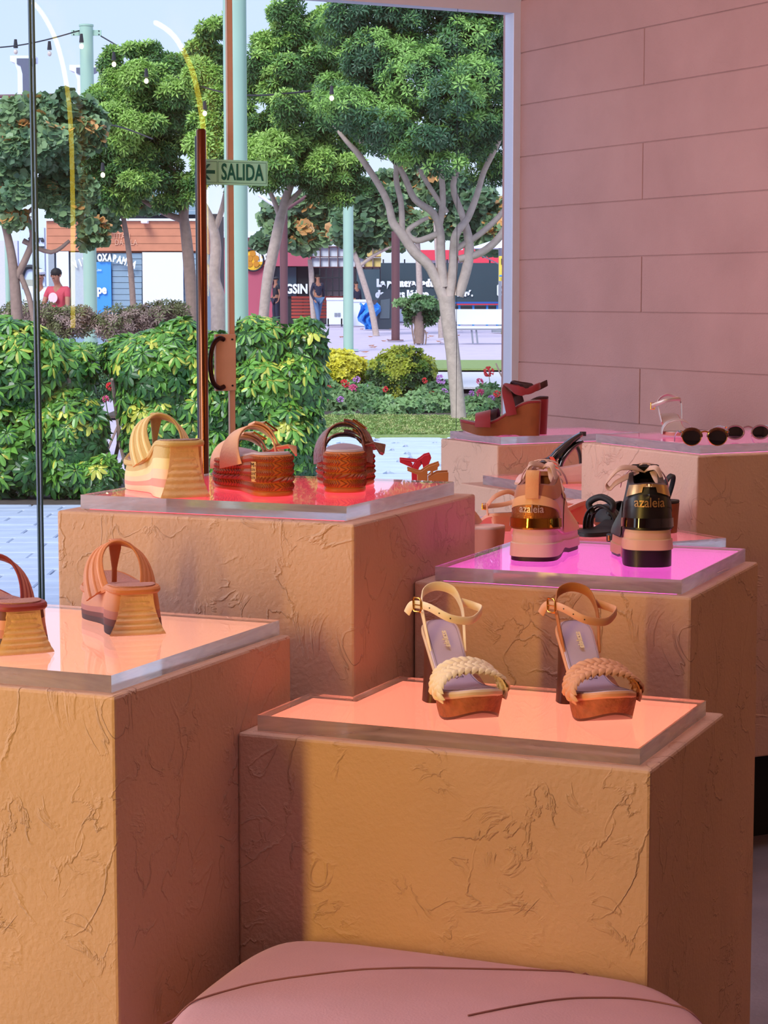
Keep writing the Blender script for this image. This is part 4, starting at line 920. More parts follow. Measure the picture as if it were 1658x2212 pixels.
# low slab: coral mule, tan strap sandal, pink wedge, black slides
zH = TH
def mule(name, label, px, rz, z, m, ins, hh=0.05, strap=True, L=0.22, block=True):
    t = thing(name, label, 'sandal', (0, 0, 0), math.radians(rz), 'shoes on the back plinths'); place(t, px, z)
    def ztop(u):
        q = max(0, 1 - u / 0.62); return 0.014 + (hh - 0.014) * (q * q * (3 - 2 * q))
    Loft(L, 0.031, 0.028, 0.042, lambda u, f: ztop(u) - 0.008 + 0.008 * f, None, rh=0.25).mesh([0, 1], n=44).build('sole', m, t, smooth=True)
    Loft(L - .006, 0.029, 0.026, 0.040, lambda u, f: ztop(u) + 0.0014 * f, None, rh=0.25, y0=.003).mesh([0, 1], n=44).build('insole', ins, t, smooth=True)
    if block: Loft(0.055, 0.029, 0.022, 0.020, lambda u, f: (hh - 0.006) * f, lambda u, f: 0.010 * (1 - f) ** 1.3, rh=0.2, rt=0.3).mesh([0, .3, .6, 1], n=32).build('block_heel', m, t, smooth=True)
    if strap: MB().ribbon(arch(-0.043, 0.043, 0.145, 0.008, 0.052, n=18), 0.050, 0.003, (0, 1, -0.2)).build('vamp_strap', m, t, smooth=True)
    return t
mule('mule_sandal', 'coral block-heel mule with pale insole between the two sneakers', (1262, 1132), 108, zH, M_coral, M_pinkl, hh=0.058)
bs_ = mule('slide_sandal', 'matte black moulded slide standing behind the black sneaker', (1345, 1146), 150, zH, M_matb, M_matb, hh=0.030, strap=False, block=False)
for k in range(3): MB().ribbon(arch(-0.040, 0.040, 0.09 + 0.02 * k, 0.012, 0.052 + 0.004 * k, dy=0.01, n=18), 0.016, 0.004, (0, 1, -0.1)).build('vamp_strap', M_matb, bs_, smooth=True)
loop = MB().tube(smooth_path([(-0.02, 0.13, 0.05), (-0.03, 0.13, 0.075), (0, 0.13, 0.09), (0.03, 0.13, 0.075), (0.02, 0.13, 0.05)], 6), 0.008, 10).build('strap_loop', M_matb, bs_, smooth=True)
fb = thing('flat_sandal', 'brown leather flat sandal sole lying below the black slide', 'sandal', (0, 0, 0), math.radians(75), 'shoes on the back plinths'); place(fb, (1345, 1160), zH)
Loft(0.235, 0.029, 0.028, 0.038, lambda u, f: 0.003 + 0.012 * f, None, rh=0.3).mesh([0, 1], n=44).build('sole', M_wood, fb, smooth=True)
MB().ribbon([(-0.036, 0.14, 0.014), (-0.036, 0.14, 0.026), (0.036, 0.14, 0.026), (0.036, 0.14, 0.014)], 0.06, 0.002, (0, 1, 0)).build('toe_band', M_wood, fb)
bkl = thing('belt_buckle', 'small black buckled strap end lying left of the black sneaker', 'buckle', (0, 0, 0), 0.3); place(bkl, (1322, 1172), zH)
MB().box((0, 0, 0.010), (0.020, 0.030, 0.020)).build('strap_end', M_matb, bkl, bevel=0.004)
MB().box((-0.011, -0.006, 0.011), (0.004, 0.008, 0.012)).build('clasp', M_gold, bkl, bevel=0.001)
wedge('wedge_sandal', 'brown wedge sandal mostly hidden behind the black sneaker', (1462, 1152), 60, zH, M_matb, M_wood, hh=0.075, cross=False, L=0.22)
pw = wedge('wedge_sandal', 'pink platform sandal with a broad band, left of the blush sneaker', (1085, 1210), 62, TH, M_pinkl, M_coral, hh=0.070, pf=0.060, cross=None, L=0.22)
MB().ribbon(arch(-0.040, 0.040, 0.085, 0.060, 0.046, dy=0.03, n=20), 0.052, 0.004, [Vector((0.2, 1, -0.4))] * 21).build('broad_band', M_pinkl, pw, smooth=True)
ts = mule('strap_sandal', 'low sandal with a tan buckled ankle strap behind the pink platform', (1090, 1150), 20, zH, M_tanl, M_silv, hh=0.045, strap=False)
lp_ = smooth_path([(-0.033, 0.03, 0.062), (-0.024, 0.004, 0.085), (0.005, -0.006, 0.096), (0.034, 0.01, 0.082), (0.036, 0.034, 0.068), (0.01, 0.045, 0.060), (-0.030, 0.040, 0.058), (-0.044, 0.036, 0.056)], 6)
MB().ribbon(lp_, 0.011, 0.0025, (0, 0.2, 1)).build('ankle_strap', M_tanl, ts, smooth=True)
MB().tube([(-0.034, 0.034, 0.052), (-0.044, 0.034, 0.052), (-0.044, 0.034, 0.066), (-0.034, 0.034, 0.066), (-0.034, 0.034, 0.052)], 0.0016, 6).build('buckle', M_gold, ts)
for sx_ in (-1, 1): MB().ribbon([(0.032 * sx_, 0.03, 0.038), (0.034 * sx_, 0.03, 0.066)], 0.010, 0.0025, (0, 1, 0)).build('side_strap', M_tanl, ts)
# crimson and caramel cut-out sandals behind the tallest near plinth
zI = TH
def cutout(label, d, m, polys, solepx):
    g = at(solepx[0][0], 1040, d); g.z = zI + 0.0005; t = thing('cutout_sandal', label, 'sandal', g, 0, 'cut-out sandals')
    for nm, pl in polys:
        for off in (0.0, 0.055):
            P_ = [at(x, y, d) - g + Vector((0, off, 0)) for x, y in pl]
            for i, (x, y) in enumerate(pl):
                if y > 1036: P_[i].z = 0.004
            MB().plate(P_, (0, 0.0035, 0)).build(nm, m, t, bevel=0.0008, segs=1)
    if True:
        for yy in (0.002, 0.057): MB().box(((at(solepx[0][0], 1040, d) - g).x + 0.01, yy, 0.02), (0.016, 0.004, 0.04)).build('side_panel', m, t)
    (x0, x1) = (at(solepx[0][0], 1040, d) - g).x, (at(solepx[1][0], 1040, d) - g).x
    MB().box(((x0 + x1) / 2, 0.029, 0.006), (x1 - x0, 0.062, 0.012)).build('sole', m, t, bevel=0.003)
cutout('crimson cut-out sandal rising behind the slab of the tallest near plinth', 4.78, M_cherry, [
    ('ankle_strap', [(863, 992), (899, 995), (903, 999), (884, 998)]), ('ankle_strap', [(863, 992), (884, 998), (892, 1006), (890, 1011), (863, 999)]),
    ('side_panel', [(891, 1010), (899, 996), (907, 991), (913, 1000), (905, 1010), (902, 1020), (904, 1040), (891, 1040), (889, 1023)]),
    ('side_panel', [(906, 992), (916, 984), (927.5, 981), (931.5, 989), (925, 1005), (914, 1013), (912, 1004), (908, 1001)])], [(889, 0), (940, 0)])
cutout('caramel cut-out sandal in front of the crimson one behind the slab', 4.62, M_caram, [
    ('ankle_strap', [(880, 1012), (902, 1019), (902, 1026), (879, 1017)]),
    ('side_panel', [(901, 1019), (909, 1019), (923, 1016), (923, 1030), (928, 1040), (902, 1040)]),
    ('side_panel', [(909, 1019), (925, 1008), (948, 1000), (949, 1005), (945, 1010), (945, 1015), (936, 1018), (930, 1017), (923, 1018)]),
    ('side_panel', [(931, 1017), (936, 1018), (932, 1027), (924, 1032), (923, 1030), (930, 1024)]),
    ('heel_wedge', [(925, 1032), (944, 1021), (968, 1020), (967, 1040), (925, 1040)])], [(903, 0), (967, 0)])
# nude ankle-strap sandal on the big back plinth
zF = TF
ns = thing('strap_sandal', 'pale metallic ankle-strap sandal beside the sunglasses', 'sandal', (0, 0, 0), math.radians(184), 'shoes on the back plinths'); place(ns, (1441, 936), zF)
L_ = 0.15
def zt(u): q = max(0, 1 - u / 0.7); return 0.010 + 0.040 * q * q * (3 - 2 * q)
Loft(L_, 0.024, 0.025, 0.036, lambda u, f: zt(u) - 0.007 + 0.008 * f, None, rh=0.4).mesh([0, .5, 1], n=44).build('sole', M_rose3, ns, smooth=True)
Loft(L_ - .006, 0.022, 0.023, 0.034, lambda u, f: zt(u) + 0.0022 * f, None, rh=0.4, y0=.003, Lr=L_).mesh([0, 1], n=44).build('insole', M_silver, ns, smooth=True)
MB().ribbon(arch(-0.039, 0.039, 0.118, 0.006, 0.036, n=18), 0.020, 0.0025, (0, 1, -0.2)).build('toe_strap', M_silver, ns, smooth=True)
MB().ribbon(smooth_path([(-0.026, 0.05, 0.030), (-0.030, 0.03, 0.062), (-0.028, 0.012, 0.086), (0, 0.004, 0.100), (0.028, 0.012, 0.086), (0.030, 0.03, 0.062), (0.026, 0.05, 0.030)], 6), 0.012, 0.0025, (0, 0.8, 0.5)).build('heel_strap', M_silver, ns, smooth=True)
MB().ribbon(smooth_path([(-0.030, 0.012, 0.082), (-0.020, 0.040, 0.090), (0.01, 0.048, 0.088), (0.034, 0.034, 0.078), (0.048, 0.026, 0.072)], 6), 0.010, 0.0025, (0, 0.1, 1)).build('ankle_strap', M_silver, ns, smooth=True)
MB().tube([(0.040, 0.026, 0.064), (0.050, 0.026, 0.064), (0.050, 0.026, 0.080), (0.040, 0.026, 0.080), (0.040, 0.026, 0.064)], 0.0018, 6).build('buckle', M_gold, ns)
# sunglasses
M_tort = mat('tortoiseshell', (84, 40, 18), 0.18, var=0.6, vscale=120, coat=0.6)
M_lens = mat('dark_lens', (16, 12, 14), 0.03, var=0.0, spec=0.9, coat=1.0)
M_pewter = mat('pewter_acetate', (150, 120, 118), 0.25, 0.3)
def sunglasses(label, px, rz, z, frame, rim, round_, s_=1.0):
    t = thing('sunglasses', label, 'sunglasses', (0, 0, 0), math.radians(rz), 'sunglasses on the back plinth', s_); place(t, px, z)
    a_, b_ = (0.0255, 0.0225) if not round_ else (0.0235, 0.0175)
    for sx_ in (-1, 1):
        cx_ = 0.034 * sx_; ring = []
        for k in range(28):
            th = 2 * PI * k / 28; x = a_ * math.cos(th); zz_ = b_ * math.sin(th)
            if not round_ and zz_ > 0: zz_ *= 0.92; x *= 1.03
            if not round_ and zz_ < 0: x *= 1 - 0.06 * (-zz_ / b_)
            ring.append(Vector((cx_ + x, 0.0 - 0.10 * abs(cx_ + x) ** 2 * -12 * 0.1, 0.0225 + zz_)))
        c = sum(ring, Vector()) / 28
        mb = MB(); mb.add([c + Vector((0, -0.002, 0))] + ring, [(0, (k + 1) % 28 + 1, k + 1) for k in range(28)]); mb.build('lens', M_lens, t, smooth=True)
        MB().tube(ring + [ring[0]], 0.0011 if not round_ else 0.0024, 6).build('rim', rim, t, smooth=True)
        if not round_:
            br_ = [p + Vector((0, -0.001, 0.0)) for p in ring[0:15]]
            MB().tube(br_, [0.0030 + 0.0020 * math.sin(PI * i / 14) for i in range(15)], 8).build('brow_bar', frame, t, smooth=True)
        hx = 0.061 * sx_
        MB().ribbon(smooth_path([(hx * 0.95, 0.0, 0.036), (hx * 1.05, 0.008, 0.036), (hx * 1.06, 0.05, 0.034), (hx * 1.03, 0.105, 0.020), (hx * 0.98, 0.135, 0.003)], 5), 0.006, 0.003, (0, 0.1, 1)).build('temple', frame, t, smooth=True)
        MB().ball((hx * 0.97, -0.0035, 0.036), 0.0022, 8).build('rivet', M_gold, t)
        MB().tube([(0.012 * sx_, -0.001, 0.020), (0.009 * sx_, 0.006, 0.018)], 0.001, 6).build('nose_pad', M_gold, t)
    MB().tube(smooth_path([(-0.012, 0, 0.034), (0, -0.001, 0.0375), (0.012, 0, 0.034)], 5), 0.0022, 8).build('bridge', rim if not round_ else frame, t, smooth=True)
    return t
sunglasses('tortoiseshell browline sunglasses with gold rims and bridge', (1521, 963), 0, zF, M_tort, M_gold, False, 0.90)
sunglasses('round dark sunglasses with thin pewter frame, cut by the right edge', (1614, 953), 10, zF, M_pewter, M_pewter, True, 0.95)
# =================================================================== OUTSIDE
import numpy as np
nrs = np.random.RandomState(11)
M_pave = mat('pale_paving', (196, 194, 206), 0.7, var=0.12, vscale=6, bump=0.2)
M_pave2 = mat('blue_grey_paver', (176, 184, 204), 0.7, var=0.14, vscale=5, bump=0.25, bscale=30)
M_flag = mat('pale_flagstone', (198, 208, 220), 0.75, var=0.14, vscale=4, bump=0.3, bscale=20)
M_soil = mat('dark_soil', (82, 70, 62), 0.95, var=0.3)
M_lawn = mat('lawn_green', (138, 156, 92), 0.95, var=0.22, vscale=20, bump=0.6, bscale=60)
M_grav = mat('white_gravel', (214, 208, 212), 0.9, var=0.25, vscale=60, bump=0.8, bscale=60)
M_kerb = mat('kerb_concrete', (176, 180, 196), 0.85, var=0.12)
M_plaza = mat('mauve_plaza_paving', (206, 188, 204), 0.8, var=0.10, vscale=3, bump=0.1)
def tri_(o): return tag(o, kind='structure')
# ground: one sheet following the plaza height
ys = [5.2, 9, 14, 19, 24, 30, 38, 46, 58, 70, 90, 140]
gv = []; gf = []
for i, y in enumerate(ys):
    for x in (-60, 60): gv.append((x, y, gz(y) - 0.02))
for i in range(len(ys) - 1): gf.append((2 * i, 2 * i + 1, 2 * i + 3, 2 * i + 2))
gm = MB().add(gv, gf).build('plaza_ground', M_plaza); tri_(gm); gm.location.z = -0.01
# pavers by the shop front (left) and flagstones (right), each its own stone
pav = tri_(MB().add([(-6, 7.2, -0.012), (1.4, 7.2, -0.012), (1.4, 13.9, -0.012), (-6, 13.9, -0.012)], [(0, 1, 2, 3)]).build('front_paving', M_soil))
me_p = None
rows_p = 0; y = 8.6
while y < 13.5:
    xs = -2.95 + (0.22 if rows_p % 2 else 0)
    while xs < -1.05:
        if me_p is None:
            o = MB().box((0, 0, 0), (0.432, 0.212, 0.03)).build('paver', M_pave2, pav, bevel=0.006, segs=1); me_p = o.data; bvm = True
        else:
            o = piece('paver', me_p, pav)
            b = o.modifiers.new('edge', 'BEVEL'); b.width = 0.006; b.segments = 1
        o.location = (xs + 0.22, y, 0.0 + rnd.uniform(-.002, .002)); o.rotation_euler = (rnd.uniform(-.004, .004), rnd.uniform(-.004, .004), rnd.uniform(-.006, .006))
        xs += 0.44
    y += 0.22; rows_p += 1
rest = MB()
for j in range(26):
    for i in range(9):
        rest.box((-0.85 + 0.44 * (i + 0.5 * (j % 2)) - (0.0), 8.6 + 0.22 * j, 0), (0.432, 0.212, 0.03))
for j in range(26):
    for i in range(7):
        rest.box((-3.2 - 0.44 * (i - 0.5 * (j % 2)), 8.6 + 0.22 * j, 0), (0.432, 0.212, 0.03))
tag(rest.build('paver', M_pave2, pav), kind='stuff')
fl = tri_(MB().add([(-1.5, 13.9, -0.010), (3.2, 13.9, -0.010), (3.2, 20.0, -0.010), (-1.5, 20.0, -0.010)], [(0, 1, 2, 3)]).build('flagstone_paving', M_kerb))
y = 14.0
while y < 19.7:
    h = rnd.uniform(0.30, 0.55); x = -0.9 + rnd.uniform(-.3, 0)
    while x < 1.6:
        w = rnd.uniform(0.35, 0.8); j = lambda: rnd.uniform(-0.04, 0.04)
        c = Vector((x + w / 2, y + h / 2, 0))
        pts = [(x + .01 + abs(j()), y + .01 + abs(j())), (x + w * .5, y + .01 + abs(j()) * .5), (x + w - .01 - abs(j()), y + .01 + abs(j())), (x + w - .01, y + h * .5), (x + w - .02 - abs(j()), y + h - .01 - abs(j())), (x + w * .5, y + h - .01), (x + .01 + abs(j()), y + h - .01 - abs(j())), (x + .01, y + h * .5)]
        o = MB().prism([Vector((a, b, 0)) - c for a, b in pts], -0.01, 0.006 + rnd.uniform(0, .008)).build('flagstone', M_flag, fl); o.location = c
        x += w
    y += h
# lawn strip, flower bed, gravel, kerb
def flat(name, pts, z, m, kind='structure'):
    return tag(MB().prism([Vector(p) for p in pts], z - 0.03, z).build(name, m), kind=kind)
flat('lawn_strip', [(-2.6, 19.9), (4, 19.9), (4, 23.2), (-2.6, 23.2)], 0.02, M_lawn)
flat('flower_bed', [(-3.2, 23.2), (4.5, 23.2), (4.5, 28.6), (-3.2, 28.6)], 0.025, M_soil)
flat('gravel_path', [(-1, 28.6), (8, 28.6), (8, 34.5), (-1, 34.5)], gz(34) + 0.03, M_grav)
flat('far_lawn', [(-1, 34.6), (8, 34.6), (8, 39.5), (-1, 39.5)], gz(39) + 0.04, M_lawn)
flat('planting_bed', [(-6, 13.2), (-0.6, 13.2), (-0.6, 15.8), (-6, 15.8)], 0.02, M_soil)
kw = tag(MB().prism([Vector(p) for p in [(-9, 30.6), (-2.2, 30.6), (-2.2, 30.9), (-9, 30.9)]], 0, 0.62 + gz(31)).build('low_kerb_wall', M_kerb), 'low pale kerb wall beyond the hedge', 'wall')
# ------------------------------------------------------------------ foliage
def leafmat(name, rgb, var=0.22, tr=0.25, rough=0.45):
    m = bpy.data.materials.new(name); m.use_nodes = True; n = m.node_tree; bs = n.nodes['Principled BSDF']
    c = lin(rgb); g = n.nodes.new('ShaderNodeNewGeometry'); mx = n.nodes.new('ShaderNodeMix'); mx.data_type = 'RGBA'
    mx.inputs[6].default_value = tuple(v * (1 - var) for v in c) + (1,); mx.inputs[7].default_value = tuple(min(1, v * (1 + var * 1.4)) for v in c) + (1,)
    n.links.new(g.outputs['Random Per Island'], mx.inputs[0]); n.links.new(mx.outputs[2], bs.inputs['Base Color']); bs.inputs['Roughness'].default_value = rough
    tl = n.nodes.new('ShaderNodeBsdfTranslucent'); n.links.new(mx.outputs[2], tl.inputs[0]); ms = n.nodes.new('ShaderNodeMixShader'); ms.inputs[0].default_value = tr
    out = n.nodes['Material Output']; n.links.new(bs.outputs[0], ms.inputs[1]); n.links.new(tl.outputs[0], ms.inputs[2]); n.links.new(ms.outputs[0], out.inputs[0])
    MATS[name] = m; return m
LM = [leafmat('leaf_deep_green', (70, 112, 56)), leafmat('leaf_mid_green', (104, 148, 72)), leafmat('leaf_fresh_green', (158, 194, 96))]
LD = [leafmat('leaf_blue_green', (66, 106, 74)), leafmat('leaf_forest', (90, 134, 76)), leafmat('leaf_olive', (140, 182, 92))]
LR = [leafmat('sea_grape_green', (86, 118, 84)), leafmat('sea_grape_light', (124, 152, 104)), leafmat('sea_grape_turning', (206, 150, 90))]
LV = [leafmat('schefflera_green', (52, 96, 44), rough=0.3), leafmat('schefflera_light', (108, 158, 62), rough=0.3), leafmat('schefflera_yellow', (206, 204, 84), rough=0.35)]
LY = [leafmat('golden_dark', (120, 140, 40)), leafmat('golden_leaf', (190, 190, 44)), leafmat('golden_tip', (224, 214, 70))]
LB = [leafmat('box_dark', (52, 78, 34)), leafmat('box_green', (96, 126, 40)), leafmat('box_tip', (176, 182, 62))]
LG = [leafmat('dry_brown', (136, 116, 104)), leafmat('dry_mauve', (178, 152, 142)), leafmat('dry_olive', (118, 122, 78))]
LF = [leafmat('geranium_dark', (66, 96, 60)), leafmat('geranium_leaf', (98, 138, 84)), leafmat('geranium_light', (130, 164, 104))]
M_bark = mat('grey_bark', (186, 166, 156), 0.9, var=0.2, vscale=14, bump=0.5, bscale=40)
M_bark2 = mat('brown_bark', (146, 122, 110), 0.9, var=0.2, vscale=14, bump=0.5, bscale=40)
def leaf_shape(kind):
    """vertices and faces of one cluster of leaves, radius 1, axis +z"""
    V = []; F = []
    def blade(az, el, l, w, fold=0.12, droop=0.2, rnd_=False):
        d = np.array([math.cos(az) * math.cos(el), math.sin(az) * math.cos(el), math.sin(el)]); s = np.array([-math.sin(az), math.cos(az), 0]); u = np.cross(d, s) * -1
        b = len(V)
        if rnd_:
            for t, q in ((0.05, 0), (0.3, .75), (0.75, .9), (1, 0), (0.75, -.9), (0.3, -.75)): V.append(d * l * t + s * w * q + u * 0)
            F.append((b, b + 1, b + 2, b + 3)); F.append((b, b + 3, b + 4, b + 5)); return
        V.append(d * 0.12 * l); V.append(d * l * 0.55 + s * w - u * fold * w); V.append(d * l + np.array([0, 0, -droop * l])); V.append(d * l * 0.55 - s * w - u * fold * w)
        F.append((b, b + 1, b + 2)); F.append((b, b + 2, b + 3))
    if kind == 'narrow':
        for k in range(7): blade(2 * PI * k / 7 + 0.3, 0.25 + 0.25 * (k % 2), 1.0, 0.13)
        blade(0.5, 1.2, 0.8, 0.12)
    elif kind == 'umbrella':
        for k in range(8): blade(2 * PI * k / 8, 0.12, 1.0 - 0.12 * (k % 2), 0.20, droop=0.28)
    elif kind == 'round':
        for k in range(4): blade(2 * PI * k / 4 + .4, 0.1 + 0.3 * (k % 2), 0.8, 0.36, rnd_=True)
    elif kind == 'small':
        for k in range(6): blade(2 * PI * k / 6, 0.35, 1.0, 0.28)
        blade(0, 1.4, .9, .28)
    return np.array(V, dtype=float), F
SHAPES = {k: leaf_shape(k) for k in ('narrow', 'umbrella', 'round', 'small')}
def scatter_foliage(name, parent, pts, nrm, size, kind, mats, mi, org):
    V, F = SHAPES[kind]; n = len(pts); nv = len(V)
    z = nrm / np.linalg.norm(nrm, axis=1, keepdims=True); a = nrs.rand(n) * 2 * PI
    h = np.where(np.abs(z[:, 2:3]) > .9, np.array([[1., 0, 0]]), np.array([[0, 0, 1.]])); x = np.cross(h, z); x /= np.linalg.norm(x, axis=1, keepdims=True); y = np.cross(z, x)
    x2 = x * np.cos(a)[:, None] + y * np.sin(a)[:, None]; y2 = np.cross(z, x2)
    s = size * (0.7 + 0.6 * nrs.rand(n))
    W = pts[:, None, :] + s[:, None, None] * (V[None, :, 0:1] * x2[:, None, :] + V[None, :, 1:2] * y2[:, None, :] + V[None, :, 2:3] * z[:, None, :])
    W = (W - np.array(org)[None, None, :]).reshape(-1, 3)
    fl_ = []; ls = []; lt = []; pos = 0
    base = np.concatenate([np.array(f) for f in F]); cnt = np.array([len(f) for f in F])
    loops = (base[None, :] + (np.arange(n) * nv)[:, None]).ravel(); lt = np.tile(cnt, n); ls = np.concatenate([[0], np.cumsum(lt)[:-1]])
    me = bpy.data.meshes.new(name); me.vertices.add(n * nv); me.vertices.foreach_set('co', W.ravel())
    me.loops.add(len(loops)); me.loops.foreach_set('vertex_index', loops.astype(np.int32)); me.polygons.add(len(lt)); me.polygons.foreach_set('loop_start', ls.astype(np.int32))
    me.polygons.foreach_set('material_index', np.repeat(mi, len(F)).astype(np.int32))
    for m in mats: me.materials.append(m)
    me.update(calc_edges=True); me.validate()
    o = bpy.data.objects.new(name, me); COL.objects.link(o); o.parent = parent; o['kind'] = 'stuff'; return o
def blob_points(blobs, n, shell=0.35):
    """points in ellipsoids: (centre, rx, ry, rz); mostly near the surface"""
    vol = np.array([b[1] * b[2] * b[3] for b in blobs]) ** 0.7; vol /= vol.sum(); idx = nrs.choice(len(blobs), n, p=vol)
    d = nrs.normal(size=(n, 3)); d /= np.linalg.norm(d, axis=1, keepdims=True); r = 1 - shell * nrs.rand(n) ** 1.2
    c = np.array([tuple(b[0]) for b in blobs])[idx]; R = np.array([[b[1], b[2], b[3]] for b in blobs])[idx]
    # lumps: small clumps over every blob
    lump = 0.10 * np.sin(d[:, 0] * 9 + idx) * np.sin(d[:, 1] * 8 + 2 * idx) * np.sin(d[:, 2] * 9 + 1.3 * idx)
    return c + d * R * (r + lump)[:, None], d, r
def lumpy(blobs, k=11, q=0.33):
    out = []
    for c, rx, ry, rz in blobs:
        out.append((c, rx * .45, ry * .45, rz * .45))
        for i in range(k):
            d = Vector((rnd.gauss(0, 1), rnd.gauss(0, 1), rnd.gauss(0, 1))).normalized(); f = rnd.uniform(.55, .95); g = rnd.uniform(.7, 1.25) * q
            out.append((c + Vector((d.x * rx * f, d.y * ry * f, d.z * rz * f)), rx * g, ry * g, rz * g * .85))
    return out
def foliage(parent, blobs, n, size, kind, mats, org, tip=0.35, name='foliage', up=0.6, shell=0.35):
    p, d, r = blob_points(blobs, n, shell)
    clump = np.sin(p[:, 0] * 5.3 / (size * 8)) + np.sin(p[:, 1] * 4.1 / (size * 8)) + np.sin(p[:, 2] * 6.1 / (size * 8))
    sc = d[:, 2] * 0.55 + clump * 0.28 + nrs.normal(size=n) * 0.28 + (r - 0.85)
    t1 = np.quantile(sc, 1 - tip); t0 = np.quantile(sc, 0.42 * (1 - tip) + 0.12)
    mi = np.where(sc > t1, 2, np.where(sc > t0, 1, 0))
    nr = d + np.array([0, 0, up]) + nrs.normal(size=(n, 3)) * 0.45 + np.array([0, -0.35, 0])
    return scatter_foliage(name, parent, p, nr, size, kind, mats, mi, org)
def blob_px(x, y, d, rx, ry, rd=None):
    """an ellipsoid that measures rx by ry photo pixels at depth d"""
    c = at(x, y, d); k = d / FPX; return (c, rx * k, (rd if rd else rx * 0.9) * k, ry * k)
def limb(mb, pts, d, wobble=0.0):
    """branch through photo pixels (x, y, width px[, depth offset m])"""
    P_ = []; R_ = []
    for q in pts:
        dd = d + (q[3] if len(q) > 3 else 0); P_.append(at(q[0], q[1], dd)); R_.append(q[2] * dd / FPX / 2)
    sp = smooth_path(P_, 4); rr = []
    for i in range(len(sp)):
        t = i / 4; k = min(int(t), len(R_) - 2) if len(R_) > 1 else 0; f = t - k; rr.append(R_[k] * (1 - f) + R_[k + 1] * f)
    mb.tube(sp, rr, 8)
def tree(label, base_px, d, limbs, blobs, n, size, kind, mats, bark, group='trees on the plaza', name='tree', tip=0.35, cat='tree', shell=0.35, base_z=None):
    b = at(base_px[0], base_px[1], d); b.z = gz(d) if base_z is None else base_z
    t = thing(name, label, cat, b, 0, group)
    mb = MB()
    x0, y0, w0 = limbs[0][0][:3]; foot = at(x0, y0, d); kk = w0 * d / FPX / 2
    if foot.z > b.z + 0.02: mb.tube([Vector((foot.x, foot.y, b.z - 0.02)), foot], [kk * 1.1, kk], 8)
    for l in limbs: limb(mb, l, d)
    mb.v = [tuple(Vector(v) - b) for v in mb.v]
    mb.build('trunk', bark, t, smooth=True, sharp=70)
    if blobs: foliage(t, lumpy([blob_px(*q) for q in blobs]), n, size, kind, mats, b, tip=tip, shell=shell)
    return t
# main tree on the right
D1 = 22.6
tree('main tree with pale trunk in the flower bed by the block wall', (990, 908), D1,
     [[(991, 912, 34), (986, 850, 31), (977, 760, 30), (968, 690, 32), (964, 640, 36)],
      [(966, 660, 28), (930, 580, 22), (895, 545, 22), (868, 505, 22), (848, 480, 18), (838, 440, 15), (815, 395, 14), (775, 335, 13), (748, 305, 10), (720, 270, 7)],
      [(958, 620, 24), (952, 560, 20), (950, 500, 18), (935, 460, 16), (895, 430, 14), (872, 380, 13), (845, 340, 12), (810, 308, 12), (775, 305, 10)],
      [(952, 520, 16), (948, 490, 16), (955, 450, 14), (955, 400, 13), (948, 340, 10), (955, 260, 8)],
      [(868, 500, 14), (866, 440, 12), (855, 380, 12), (865, 300, 11), (868, 240, 9)],
      [(970, 640, 24), (978, 580, 20), (980, 540, 20), (985, 505, 18, -.1), (1010, 470, 16), (1030, 420, 13), (1045, 370, 12), (1078, 300, 12, -.2), (1110, 200, 9)],
      [(990, 640, 22), (1010, 570, 22), (1012, 520, 20), (1000, 470, 15), (978, 400, 13), (1005, 340, 12), (1030, 300, 10)],
      [(990, 560, 16), (1040, 545, 16), (1080, 510, 16), (1098, 470, 15), (1110, 400, 13)],
      [(980, 540, 14), (1030, 510, 13), (1075, 470, 12), (1105, 430, 10)],
      [(946, 505, 14), (900, 520, 13), (880, 500, 12), (905, 480, 10), (925, 470, 8)],
      [(965, 460, 12), (925, 400, 10), (905, 360, 9), (900, 300, 8)]],
     [(900, 170, 22.0, 190, 150), (1010, 90, 22.4, 170, 120), (800, 60, 22.6, 130, 100), (1060, 230, 22.2, 110, 110), (960, 300, 22.0, 130, 75), (840, 250, 22.8, 120, 80), (1090, 60, 23, 110, 110), (760, 190, 22.8, 90, 90), (1060, 350, 23.2, 70, 60), (900, -30, 22.6, 220, 90)],
     13500, 0.080, 'narrow', LD, M_bark, tip=0.30)
# second tree, left of it, leaning trunk
tree('tree with a leaning pale trunk behind the exit sign', (568, 700), 27.0,
     [[(566, 722, 22), (572, 650, 22), (580, 590, 24), (595, 520, 24), (606, 470, 22), (620, 420, 18), (640, 370, 12)],
      [(606, 475, 12), (590, 430, 10), (575, 400, 9)], [(612, 450, 12), (660, 400, 9), (700, 360, 7)]],
     [(640, 260, 26.5, 115, 125), (720, 300, 26.8, 80, 80), (700, 90, 27.4, 70, 80), (580, 130, 27.2, 60, 60), (600, 180, 27, 70, 90), (680, 340, 26.6, 90, 70), (610, 350, 26.4, 80, 70), (700, 200, 27.2, 80, 90), (610, 60, 27, 50, 60), (660, 120, 27, 60, 60), (560, 300, 27, 50, 60), (720, 410, 26.8, 70, 40)],
     11000, 0.092, 'narrow', LM, M_bark, tip=0.38)
# third, behind the pole
tree('bushy tree behind the middle mint pole', (466, 690), 29.0,
     [[(472, 700, 34), (470, 640, 32), (462, 600, 26), (466, 540, 24), (460, 490, 20), (440, 440, 12)], [(462, 600, 14), (448, 580, 12), (438, 560, 8)], [(462, 500, 14), (480, 450, 12), (490, 400, 9)], [(462, 510, 14), (448, 470, 12), (430, 430, 9)]],
     [(470, 350, 28.5, 64, 90), (450, 220, 29, 66, 90), (465, 60, 29, 36, 46), (500, 280, 28.8, 50, 120), (440, 140, 29.4, 60, 60)],
     4400, 0.10, 'narrow', LM, M_bark, tip=0.5)
